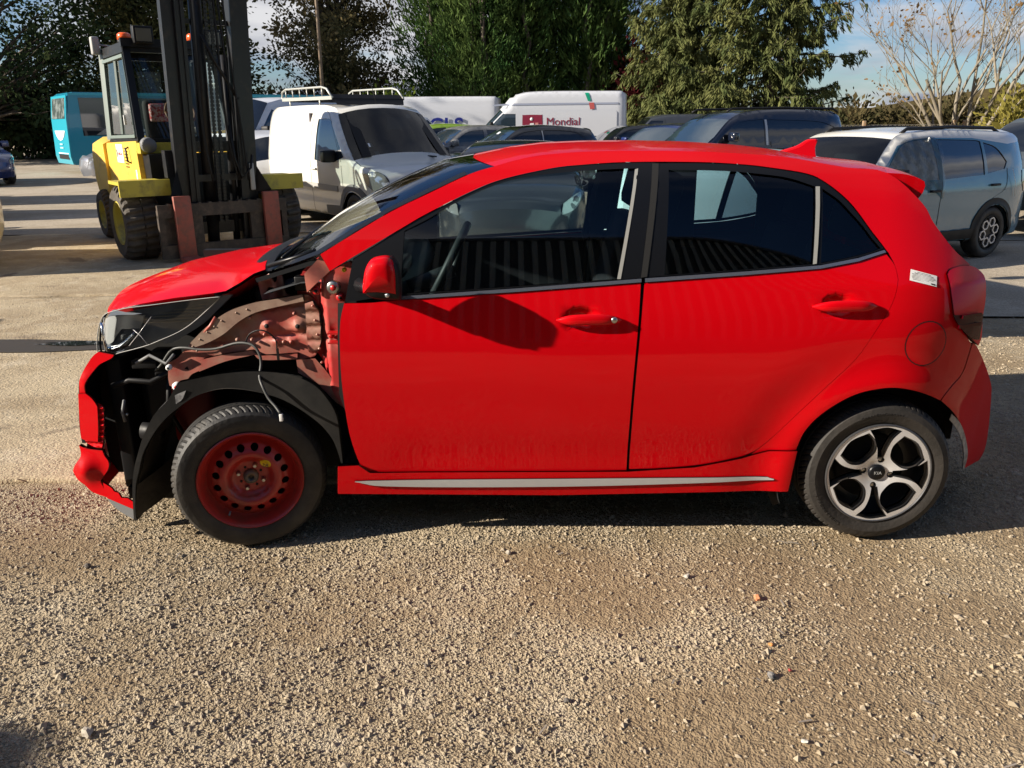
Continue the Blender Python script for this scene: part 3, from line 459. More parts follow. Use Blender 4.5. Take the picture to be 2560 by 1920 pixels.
wg.tube([(-1.14,.30,1.05),(-1.16,.5,1.07),(-1.12,.9,1.09),(-1.08,1.15,1.08)],.006,6); wg.tube([(-1.08,.28,1.09),(-1.03,.55,1.145),(-1.02,.75,1.16)],.006,6); wg.tube([(-1.12,.22,1.07),(-1.02,.20,1.10),(-.92,.16,1.135)],.010,6)
wg.build('wiper',M_satin,car)
cg=MB()
for i in range(0): cg.box((-1.13+.026*i,.185-.008*i,1.028+.008*i),(-1.118+.026*i,.205-.008*i,1.055+.009*i))
cg.beam((-1.16,.2,1.02),(-.90,.12,1.105),.012,.016); cg.build('cowl_rack',M_satin,car)
cb=MB(); cb.box((-1.01,.16,.985),(-.95,.20,1.04),ch=.006); cb.build('hinge_block',M_black,car)
MB().box((-1.78,1.33,.45),(-.88,1.38,.97)).build('far_inner_wing',M_black,car)
MB().box((-1.19,.24,.88),(-.92,1.36,.985),ch=.02).build('cowl_tray',M_black,car)
def pan3(name,key,m,fn,parent=None,**kw): return panel(name,[(q[0],q[-1]) for q in P3.get(key) or G[key]],fn,m,parent or car,**kw)
def pan2(name,key,m,fn,**kw): return panel(name,G[key],fn,m,car,**kw)
def gb(x,z,cx,cz,s): return math.exp(-(((x-cx)**2+(z-cz)**2)/(s*s)))
cones=[P3[k][0] for k in ('cone_a','cone_b','cone_c','cone_d','cone_e')]
def AP(x,z):
    y=.17+.004*math.sin(x*40+z*15)*.5
    for i,c in enumerate(cones): y-=(.016 if i<2 else .010)*gb(x,z,c[0],c[2],.022 if i<2 else .016)
    y+=.012*sst(.905,.925,z-.1*(x+1.1))*1.0-.012*sst(.93,.95,z-.1*(x+1.1))
    y+=.010*(sst(-.01,.01,z-.80-.10*(x+1.1))-sst(.01,.03,z-.80-.10*(x+1.1)))
    y+=.02*sst(-1.15,-1.35,x)
    return y
pan2('inner_wing','apron',M_dusty,AP,step=.016,flange=.02,eps=.003)
pan2('inner_wing_rim','apron_rim',M_dusty2,lambda x,z:.149,step=.03,flange=.02)
pan2('inner_wing_box','apron_box',M_dusty,lambda x,z:.135+.008*max(-.3,math.cos(z*118)),step=.014,flange=.03,eps=.003)
_rim=resample([tuple(p) for p in G['apron_rim'][7:]],.045,closed=False)
for x,z in [(x_+.008,z_-.014) for x_,z_ in _rim][1:-1]: MB().lathe([(0,-.0035),(.003,-.003),(.0045,.0),(.0045,.006)],8,Matrix.Translation((x,.149,z))).build('spot_weld',M_dusty2,car)
for i in range(6): MB().lathe([(0,-.004),(.0035,-.003),(.005,.0),(.005,.006)],8,Matrix.Translation((-.945+.004*i,.13,.99-.055*i))).build('spot_weld',M_dusty,car)
for sx,sz in ((-1.19,.885),(-1.19,.80),(-1.07,.79),(-1.02,.90),(-1.14,.82)): MB().lathe([(0,-.006),(.005,-.005),(.0065,.0),(.0065,.01)],8,Matrix.Translation((sx,.158,sz))).build('stud',M_dusty,car)
pan2('inner_wing_lip','apron_low',M_dusty,lambda x,z:.152,step=.03,flange=.02)
pan2('wheelhouse_panel','lower_apron',M_dusty,lambda x,z:.135+.15*(z-.6)*(-.5),step=.03,flange=.0)
def HP(x,z):
    y=.118-.018*gb(x,z,P3['hinge_bolt'][0][0],P3['hinge_bolt'][0][2],.045)-.008*gb(x,z,P3['hinge_hole'][0][0],P3['hinge_hole'][0][2],.022)
    y+=.068*sst(-.885,-.935,x)
    return y-.012*sst(.62,.5,z)+.02*gb(x,z,P3['door_check'][0][0]+.01,P3['door_check'][0][2],.035)
pan2('hinge_panel','hinge_panel',mat('dusty_red_jamb',(.46,.03,.03),.4,0,.2,noise=((.42,.11,.09),6,.45,.62)),HP,step=.02,flange=.03,eps=.003)
pan2('pillar_foot','pillar_base',mat('dusty_pale_red',(.50,.20,.15),.35,0,.4,noise=((.46,.12,.09),5,.4,.65)),lambda x,z:.098+.012*math.cos((x+z)*28),step=.02,flange=.03)
panel('strut_bracket',G['strut_bracket'],lambda x,z:.22-.02*gb(x,z,-1.12,1.03,.03)-.006*math.cos(x*120),M_dusty,car,holes=[G['strut_hole']],step=.014,flange=.02,eps=.003)
pan2('tower_flange','tower_red',M_redin,lambda x,z:.185-.01*math.cos(x*60),step=.03,flange=.02)
for c in cones[:2]: MB().lathe([(0,.0),(.0085,.0),(.009,.004)],14,Matrix.Translation((c[0],.1525,c[2]))).build('bolt_hole',M_dark,car)
for c in cones[2:]: MB().lathe([(0,-.004),(.006,-.004),(.007,.0),(.007,.01)],10,Matrix.Translation((c[0],.156,c[2]))).build('stud',M_dusty,car)
def washer(key,r,y,m,hole=True,m2=M_dark):
    c=P3[key][0]; o=MB().lathe([(0,-.006),(r*.8,-.006),(r,.0),(r,.012)],20,Matrix.Translation((c[0],y,c[2]))).build('bolt',m,car)
    if hole: MB().lathe([(0,-.008),(r*.42,-.008),(r*.42,.0)],12,Matrix.Translation((c[0],y,c[2]))).build('bolt_head',m2,o)
washer('screw_low',.017,.14,M_paper,True,M_redin); washer('tab',.011,.14,M_paper); washer('hinge_bolt',.026,.095,M_steel,True,M_redin)
washer('hinge_hole',.016,.108,M_redin); washer('hinge_low',.016,.10,M_redin); washer('clip_yellow',.0085,.095,mat('yellow_clip',(.8,.62,.02),.5),False); washer('door_check',.011,.118,M_redin,False); washer('lo_hole',.015,.135,M_dark,False)
hp=MB(); c=P3['door_check'][0]; hp.box((c[0]-.008,.085,c[2]+.012),(c[0]+.06,.125,c[2]+.018)); hp.box((c[0]-.008,.085,c[2]-.024),(c[0]+.06,.125,c[2]-.018)); hp.build('door_hinge',M_redin,car)
# rods at the lamp edge of the inner wing
MB().tube([(-1.37,.155,.83),(-1.34,.15,.855),(-1.315,.15,.89)],.006,8).build('wing_stay',M_dusty,car)
# engine bay behind
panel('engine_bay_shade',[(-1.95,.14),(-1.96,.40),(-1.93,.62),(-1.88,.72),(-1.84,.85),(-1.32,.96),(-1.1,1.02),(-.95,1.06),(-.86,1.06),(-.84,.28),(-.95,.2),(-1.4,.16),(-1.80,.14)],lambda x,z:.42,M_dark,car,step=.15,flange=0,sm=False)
MB().box((-1.70,.30,.40),(-1.45,.42,.66),ch=.02).build('air_box',M_black,car)
MB().box((-1.62,.24,.62),(-1.52,.30,.74),ch=.01).build('relay_box',M_black,car)
MB().box((-1.82,.26,.14),(-1.76,.42,.70),ch=.01).build('radiator_side',M_black,car)
MB().box((-1.35,.2,.86),(-1.18,.4,.91),ch=.01).build('slam_panel',M_black,car)
MB().tube([(-1.78,.22,.60),(-1.70,.2,.63),(-1.62,.2,.62),(-1.54,.22,.66),(-1.46,.2,.68)],.012,8).build('hose',M_black,car)
MB().tube([(-1.55,.22,.66),(-1.57,.21,.5),(-1.52,.23,.36),(-1.5,.25,.22)],.010,8).build('hose',M_black,car)
MB().tube([(-1.68,.2,.42),(-1.60,.2,.41)],.035,14,rs=[.035,.028]).build('horn',M_black,car)
MB().tube([(-1.73,.19,.55),(-1.745,.19,.50),(-1.74,.19,.46)],.006,6).build('hook',M_grey,car)
MB().box((-1.80,.24,.10),(-1.50,.42,.15)).build('undertray',M_black,car)
MB().tube([(-1.66,.19,.70),(-1.60,.18,.735),(-1.54,.18,.70),(-1.50,.17,.74)],.007,6).build('hose',M_grey,car)
MB().box((-1.70,.23,.665),(-1.60,.27,.70),ch=.005).build('lamp_bracket',M_black,car)
MB().tube([(-1.73,.20,.49),(-1.73,.19,.488)],.005,8).build('bolt',M_steel,car)
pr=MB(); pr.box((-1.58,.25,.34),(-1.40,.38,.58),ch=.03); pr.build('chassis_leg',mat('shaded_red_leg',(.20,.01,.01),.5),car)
# bumper remains
BM=lambda x,z:.10+.22*(-1.5-x)
pan3('bumper_upper','bump_up',M_red,lambda x,z:BM(x,z)-.02*gb(x,z,-1.86,.63,.04),step=.02,flange=.02)
pan3('bumper_middle','bump_mid',M_red,lambda x,z:BM(x,z)-.010,step=.02,flange=.02)
pan3('bumper_fixing_strip','bump_edge',M_red,lambda x,z:BM(x,z)+.006*math.sin(z*260),step=.01,flange=.015,eps=.002)
pan3('bumper_lower','bump_low',M_red,lambda x,z:BM(x,z)-.035*gb(x,z,-1.93,.255,.05),step=.014,flange=.02,sm=True,eps=.003)
pan3('bumper_corner','bump_corner',M_red,lambda x,z:BM(x,z)-.004,step=.02,flange=.01)
pan3('bumper_skirt','bump_skirt',M_grey,lambda x,z:BM(x,z)-.002,step=.03,flange=.01)
pan3('grille_edge','grille_edge',M_black,lambda x,z:BM(x,z)+.012,step=.03,flange=.03)
strip3('grille',[(-1.79,.2,.74),(-1.86,.22,.68),(-1.91,.23,.55),(-1.92,.23,.40)],W_,M_black,car,crown=0,fwd=-.05)
strip3('front_bumper',[(-1.92,.23,.39),(-1.96,.24,.26),(-1.90,.24,.14)],W_,M_red,car,crown=0,fwd=-.04)
# headlamp
HM=lambda x,z:.13+.16*(-1.2-x)
hb=pan3('headlamp','lamp_back',mat('reflected_slate_bezel',(.22,.25,.30),.35),lambda x,z:HM(x,z)+.045,step=.03,flange=.05)  # slate colour stands in for sky and wall reflected in the lens
pan3('lamp_reflector','lamp_refl',mat('lamp_grey',(.62,.62,.60),.3,.2),lambda x,z:HM(x,z)+.036-.16*(x+1.80),parent=hb,step=.02,flange=.01)
pan3('lamp_projector','lamp_reflb',M_lamp,lambda x,z:HM(x,z)+.012-.12*(x+1.76),parent=hb,step=.02,flange=.01)
MB().tube([(x,HM(x,z)+.004,z) for x,y,z in P3['lamp_drl']],.011,10,rs=[.007,.010,.012,.013,.012,.009]).build('daylight_strip',M_lamp,hb)
rb_=MB()
for i in range(7):
    z=.86+.013*i; rb_.beam((-1.66+.035*i,HM(-1.6,z)+.036,z-.01),(-1.42+.012*i,HM(-1.42,z)+.036,z+.005),.006,.004)
rb_.build('reflected_stripes',M_lgrey,hb)  # pale bars stand in for ribbed wall stripes mirrored in the lens
for kk in ('crack_a','crack_b','crack_c'): MB().tube([(x,HM(x,z)-.010-.03*gb(x,z,-1.58,.84,.16),z) for x,y,z in P3[kk]],.0009,5).build('lens_crack',mat('bright_crack',(.8,.8,.8),.2),hb)
q=resample(smooth_poly([(p[0],p[2]) for p in P3['lamp_lens']]),.02); MB().tube([(x,HM(x,z)-.004-.03*gb(x,z,-1.58,.84,.16),z) for x,z in q+[q[0]]],.0016,6).build('lens_rim_glint',M_lgrey,hb)  # pale rim colour stands in for light caught by the clear edge
MB().tube([(-1.775,.205,.86),(-1.78,.21,.80),(-1.775,.21,.74)],.006,6).build('lamp_edge_chrome',M_chrome,hb)
pan3('lamp_cover','lamp_lens',G_lamp,lambda x,z:HM(x,z)-.006-.018*gb(x,z,-1.58,.84,.16),parent=hb,step=.02,flange=.035,eps=.003)
rows=[]   # far headlamp
strip3('lamp_bezel',[(-1.84,.55,.86),(-1.87,.55,.80),(-1.87,.55,.73)],W_,M_black,car,crown=0,fwd=-.06)
# wheel liner
pan2('wheel_arch_liner','liner_band',M_liner,lambda x,z:.06+.01*math.sin(x*9),step=.02,flange=.03)
pan2('torn_liner_edge','liner_shiny',mat('scuffed_silver_plastic',(.12,.12,.125),.3,noise=((.30,.30,.30),30,.4,.6)),lambda x,z:.054,step=.015,flange=.01)
li=[(p[0],p[2]) for p in P3['liner_in']]; li=smooth_poly(li,60,closed=False)
lm=MB(); lm.grid([[(x,.062+.03*j,z+(.012*math.sin(j)*.3)) for j in range(10)] for x,z in li]); lm.build('arch_inner_skin',mat('brown_black_liner',(.020,.017,.014),.6,noise=((.05,.042,.032),8,.45,.75),bump=.2),car)
fl=MB(); fl.grid([[(-1.693,.06,.10),(-1.64,.18,.12),(-1.60,.30,.15)],[(-1.676,.062,.238),(-1.63,.18,.26),(-1.6,.3,.28)]]); fl.build('liner_flap',mat('brown_black_liner',(.02,.02,.02)),car)
# wires
MB().tube(smooth_poly([tuple(p) for p in P3['wire_a']],170,3,closed=False),.0055,8).build('wiring_loom',mat('grey_black_sleeve',(.045,.047,.045),.5),car)
MB().tube(smooth_poly([tuple(p) for p in P3['wire_b']],170,3,closed=False),.003,6).build('wiring_loom',M_black,car)
q=P3['plug'][0]; MB().box((q[0]-.006,q[1]-.006,q[2]-.014),(q[0]+.006,q[1]+.006,q[2]+.014),M=None,ch=.002).build('cable_plug',M_paper,car)
q=P3['wire_b'][-1]; MB().box((q[0]-.004,q[1]-.004,q[2]-.004),(q[0]+.004,q[1]+.004,q[2]+.04)).build('cable_plug',M_black,car)
# ---- wheels
def tyre_mesh(R,Ri,w,n=72,groove=.005,name='tyre',m=None,parent=None,rub=True):
    prof=[(Ri-.004,.022,0),(Ri,.006,0),(Ri+.012,-.002,0),(Ri+(R-Ri)*.5,-.008,0),(R-.022,-.001,0),(R-.013,.010,0),(R-.012,.012,1),(R-.004,.022,1),(R,.040,1),(R,.056,1),(R-.006,.058,0),(R-.006,.064,0),(R,.066,0),(R,w*.5,0),(R-.006,w*.5+.003,0),(R-.006,w*.5+.009,0),(R,w*.5+.012,0),(R-.001,w-.03,0),(R-.014,w-.006,0),(Ri+(R-Ri)*.5,w+.006,0),(Ri,w-.004,0)]
    mb=MB(); vs=[];fs=[]; k=len(prof); seg=n*4
    for i in range(seg):
        t=2*math.pi*i/seg; g=groove if i%4==0 else 0
        for r,y,f in prof:
            rr=r-(g if f else 0); tt=t+(.5*(y-.02)/R if f else 0)
            vs.append((rr*math.cos(tt),y,rr*math.sin(tt)))
    for i in range(seg):
        j=(i+1)%seg
        for q in range(k-1): fs.append((i*k+q,j*k+q,j*k+q+1,i*k+q+1))
    mb.add(vs,fs,True); return mb.build(name,m or M_rub,parent,auto=28)
def ring_text(txt,r,a0,size,m,parent,y=-.0085,step=None):
    for i,ch in enumerate(txt):
        if ch==' ': continue
        a=a0-(step or size*.72/r)*i
        text_obj('letter',ch,size,frame((r*math.cos(a),y,r*math.sin(a)),(math.sin(a),0,-math.cos(a)),(math.cos(a),0,math.sin(a))),m,parent,extr=.0006)
fw=empty('front_wheel',(-1.2,0,.285)); fw.parent=car; fw.rotation_euler=(0,0,.292)
ty=tyre_mesh(.287,.192,.165,parent=fw)
sr=MB().lathe([(.150,.150),(.186,.150),(.186,.05),(.182,.026),(.187,.012),(.1955,.004),(.197,-.002),(.193,-.006),(.188,.0),(.181,.012),(.176,.030),(.170,.052),(.163,.058)],64).build('wheel_rim',M_steelred,fw,auto=50)
rp=curve([(0,.052),(.036,.052),(.062,.050),(.074,.040),(.084,.024),(.098,.014),(.112,.018),(.124,.028),(.140,.036),(.152,.050),(.166,.060)])
DF=lambda x,z:rp(math.hypot(x,z))
panel('wheel_disc',circle(0,0,.166,64),DF,M_steelred,fw,holes=[circle(.128*math.cos(2*math.pi*(i+.5)/16),.128*math.sin(2*math.pi*(i+.5)/16),.0145,14) for i in range(16)]+[circle(0,0,.027,20)],step=.012,flange=.006,sm=False,hsm=False,eps=.002)
MB().lathe([(.0,.045),(.010,.045),(.0115,.030),(.020,.030),(.026,.036),(.029,.042),(.029,.06)],28).build('hub_centre',M_cast,fw)
for i,a in enumerate((62,152,242,332)):
    a=R_(a+6); MB().lathe([(0,.032),(.006,.032),(.0085,.037),(.009,.042),(.009,.054)],6,Matrix.Translation((.048*math.cos(a),0,.048*math.sin(a)))).build('wheel_bolt',M_steel,fw,auto=30)
for a in (20,110,200,290):
    a=R_(a+6); MB().lathe([(0,.0495),(.005,.0495),(.005,.052)],10,Matrix.Translation((.042*math.cos(a),0,.042*math.sin(a)))).build('bolt_hole',M_dark,fw)
MB().lathe([(0,.10),(.15,.10)],30).build('brake_disc',M_dark,fw)
yst=panel('round_sticker',circle(.058,.052,.020,26),DF,mat('yellow_sticker',(.85,.62,.02),.5),fw,off=-.0015,step=.008,flange=0,sm=False)
text_obj('sticker_digits','08',.021,frame((.058,.012,.050),(1,0,-.12),(.12,0,1)),M_ink,yst,extr=.0005)
MB().tube([(-.09,.03,-.13),(-.095,.012,-.137)],.004,8).build('valve',M_grey,fw)
rw=empty('rear_wheel',(1.2,.02,.285)); rw.parent=car
ty2=tyre_mesh(.287,.2,.185,parent=rw,m=mat('rear_tyre_rubber',(.017,.015,.013),.7,noise=((.038,.032,.027),6,.4,.75),bump=.25,bscale=60))
ring_text('Continental',.246,R_(236),.021,MATS['rear_tyre_rubber'],ty2)
ring_text('ContiEcoContact',.246,R_(112),.015,MATS['rear_tyre_rubber'],ty2)
al=MB().lathe([(.16,.15),(.188,.15),(.188,.04),(.190,.012),(.196,.003),(.2035,.002),(.204,-.003),(.199,-.006),(.196,-.003)],64).build('wheel_rim',M_alloyd,rw,auto=50)
ap=curve([(0,.018),(.03,.016),(.06,.008),(.10,.0),(.15,-.004),(.18,-.003),(.198,-.002)])
AF=lambda x,z:ap(math.hypot(x,z))
def pol(l,a0): return [(r*math.cos(R_(a0+a)),r*math.sin(R_(a0+a))) for r,a in l]
hol=[]
for k in range(4):
    hol.append(smooth_poly(pol([(.076,-13),(.096,-29),(.135,-31),(.176,-23),(.181,0),(.172,21),(.128,27),(.094,24),(.074,11)],42+90*k),52))
    hol.append(smooth_poly(pol([(.064,-9),(.060,9),(.105,11),(.150,15),(.186,19),(.189,0),(.186,-17),(.150,-11),(.105,-8)],87+90*k),60))
hol+= [circle(.053*math.cos(R_(80+90*k)),.053*math.sin(R_(80+90*k)),.0125,14) for k in range(4)]
panel('alloy_face',circle(0,0,.1975,72),AF,M_alloy,rw,holes=[inset(h,-.002) if i<8 else h for i,h in enumerate(hol)],step=.014,flange=.010,sm=False,hsm=False,eps=.002)
panel('alloy_core',circle(0,0,.196,60),lambda x,z:AF(x,z)+.010,M_alloyd,rw,holes=[inset(h,.004 if i<4 else .0) if i<8 else h for i,h in enumerate([hol[j] for j in (0,2,4,6,1,3,5,7)])],step=.02,flange=.030,sm=False,hsm=False,eps=.002)
MB().lathe([(0,.075),(.13,.075),(.135,.085),(.135,.095)],36).build('brake_drum',M_dark,rw)
MB().lathe([(.185,.045),(.187,.14),(.13,.14),(0,.14)],40).build('wheel_barrel',mat('dull_barrel_alloy',(.16,.16,.16),.4,.7),rw)
cap=MB().lathe([(0,.004),(.026,.005),(.031,.009),(.033,.016)],30).build('hub_cap',M_satin,rw)
text_obj('badge_letters','KIA',.018,frame((0,.0035,0),(1,0,0),(0,0,1)),M_lgrey,cap,extr=.0004,spacing=1.1)
for k in range(4):
    a=R_(80+90*k); MB().lathe([(0,.016),(.0075,.018),(.009,.024),(.009,.04)],6,Matrix.Translation((.053*math.cos(a),0,.053*math.sin(a)))).build('wheel_bolt',M_steel,rw,auto=30)
for x in (-1.2,1.2):
    w2=empty('far_wheel',(x,1.575,.285),math.pi+(.292 if x<0 else 0)); w2.parent=car
    tyre_mesh(.287,.195,.17,n=30,groove=0,parent=w2); MB().lathe([(0,.02),(.12,.0),(.19,.01),(.2,-.004),(.19,.15)],24).build('wheel_rim',M_alloyd,w2)
# rear arch, floor
ra=MB().lathe([(.385,.03),(.375,.12),(.365,.5),(0,.5)],36,Matrix.Translation((1.2,0,.285)),a0=R_(62),a1=R_(200)); ra.lathe([(.375,.26),(.365,.5),(0,.5)],16,Matrix.Translation((1.2,0,.285)),a0=R_(-12),a1=R_(62)); ra.build('rear_arch_liner',M_dark,car)
ub=MB(); ub.box((-.88,.10,.21),(.85,WC-.1,.30)); ub.box((-1.7,.40,.17),(-.85,WC-.3,.5)); ub.box((.84,.53,.22),(1.75,WC-.1,.45)); ub.build('underbody',M_dark,car)
MB().beam((.80,.10,.22),(.85,.10,.12),.004,.03).build('mud_flap',M_black,car)
# ---- cabin
strip3('headliner',[(x,y+.03,z-.035) for x,y,z in rail[5:]],W_,mat('pale_headliner',(.42,.42,.38),.8),car,crown=.02)
cab=MB(); cab.box((-.85,.12,.30),(1.3,WC-.12,.34)); cab.build('cabin_floor',M_dark,car)
da=MB(); rows=[]
for y in np.linspace(.13,WC-.13,12): rows.append([(-1.12,y,.98),(-.98,y,1.02),(-.78,y,1.03),(-.64,y,1.0),(-.60,y,.93),(-.66,y,.78),(-.75,y,.55)])
da.grid(rows); da.box((-.80,.30,1.0),(-.62,.62,1.055),ch=.02); da.build('dashboard',mat('dark_grey_dash',(.035,.038,.042),.6),car)
sw=MB(); Ms=Matrix.Translation((-.46,.42,1.03))@Matrix.Rotation(R_(-62),4,'Y')
sw.tube([Ms@Vector((.185*math.cos(a),.185*math.sin(a),0)) for a in np.linspace(0,2*math.pi,28)],.016,8,cap=False); sw.tube([Ms@Vector((-.17,0,0)),Ms@Vector((0,0,-.03)),Ms@Vector((.17,0,0))],.014,6); sw.tube([Ms@Vector((0,0,-.03)),Vector((-.66,.42,.93))],.03,8); sw.build('steering_wheel',mat('grey_wheel_rim',(.04,.05,.05),.5),car)
def seat(x,y,w=.46,hr=True,tall=.62):
    mb=MB(); mb.box((x-.22,y-w/2,.42),(x+.26,y+w/2,.60),ch=.05)
    Mb=Matrix.Translation((x+.24,y,.56))@Matrix.Rotation(R_(14),4,'Y'); mb.box((-.06,-w/2,0),(.07,w/2,tall),M=Mb,ch=.05)
    s=mb.build('seat',M_seat,car)
    if hr:
        h=MB(); h.box((-.05,-.13,tall+.03),(.05,.13,tall+.24),M=Mb,ch=.045); h.build('headrest',M_seat,s)
seat(-.02,.45); seat(-.02,WC-.45); seat(.78,.5,.5,True,.55); seat(.78,WC-.5,.5,True,.55)
bp=MB(); bp.beam((.22,WC-.12,1.0),(.30,WC-.30,1.43),.10,.05); bp.beam((.16,WC-.11,.5),(.22,WC-.12,1.0),.12,.05); bp.build('far_pillar_trim',M_trimgrey,car)
MB().tube([(.215,WC-.16,1.30),(.19,WC-.18,1.0),(.16,WC-.2,.6)],.018,6).build('seat_belt',M_black,car)
MB().box((.42,WC-.17,.95),(.75,WC-.14,1.42),ch=.01).build('far_belt_trim',M_seat,car)
MB().box((1.06,WC-.20,.95),(1.35,WC-.17,1.40),ch=.01).build('far_quarter_trim',M_seat,car)
MB().box((-1.0,WC-.11,.55),(1.2,WC-.08,1.0),).build('far_door_trim',M_seat,car)
# ================================================================ other vehicles: local frame, front at -x, sides at y=+-W/2
def seg_d(P,x,z):
    b=9
    for (x0,z0),(x1,z1) in zip(P,P[1:]):
        dx=x1-x0; dz=z1-z0; t=max(0,min(1,((x-x0)*dx+(z-z0)*dz)/(dx*dx+dz*dz+1e-12))); b=min(b,(x-x0-dx*t)**2+(z-z0-dz*t)**2)
    return math.sqrt(b)
def rim_mesh(style,r,parent,m=None):
    if style=='steel':
        hol=[circle(.66*r*math.cos(2*math.pi*i/12),.66*r*math.sin(2*math.pi*i/12),.07*r,8) for i in range(12)]; fn=lambda x,z:.03+.05*math.cos(math.hypot(x,z)/r*5); mm=m or M_lgrey
    elif style=='hex':
        hol=[]
        for k in range(6):
            a=R_(60*k+45); hol.append([(.80*r*math.cos(a)+.10*r*math.cos(a+R_(60*j+30)),.80*r*math.sin(a)+.10*r*math.sin(a+R_(60*j+30))) for j in range(6)])
        fn=lambda x,z:.022; mm=m or M_satin
    else:
        n=5; hol=[]
        for k in range(n):
            a0=360/n*k; hol.append([(rr*r*math.cos(R_(a0+a)),rr*r*math.sin(R_(a0+a))) for rr,a in ((.3,-18),(.3,18),(.6,25),(.88,28),(.92,0),(.88,-28),(.6,-25))])
        fn=lambda x,z:.01; mm=m or M_alloy
    rim=panel('rim',circle(0,0,r*.97,28),fn,mm,parent,holes=hol,step=r*.22,flange=.02,sm=False,hsm=False)
    MB().lathe([(r*.95,.0),(r,-.004),(r*1.02,.01),(r*.98,.12),(r*.2,.13),(0,.13)],28).build('wheel_barrel',M_dark if style!='steel' else M_grey,rim)
    if style=='hex':
        pl=MB()
        for k in range(6):
            a=R_(60*k+15); q=[(.60*r*math.cos(a)+.27*r*math.cos(a+R_(60*j)),.008,.60*r*math.sin(a)+.27*r*math.sin(a+R_(60*j))) for j in range(7)]
            for u,v in zip(q,q[1:]): pl.beam(u,v,.014,.014)
        pl.build('rim_outline',M_alloy,rim)
    return rim
def add_wheel(parent,x,y,r,rr,style,side,w=.2,steer=0,m=None):
    o=MB().lathe([(rr,.02),(rr+.01,.0),(rr+(r-rr)*.6,-.004),(r-.02,.008),(r,.035),(r,w-.03),(r-.02,w),(rr,w-.01)],32).build('wheel',M_rub,parent)
    o.location=(x,y,r); o.rotation_euler=(0,0,(math.pi if side>0 else 0)+steer); rim_mesh(style,rr,o,m); return o
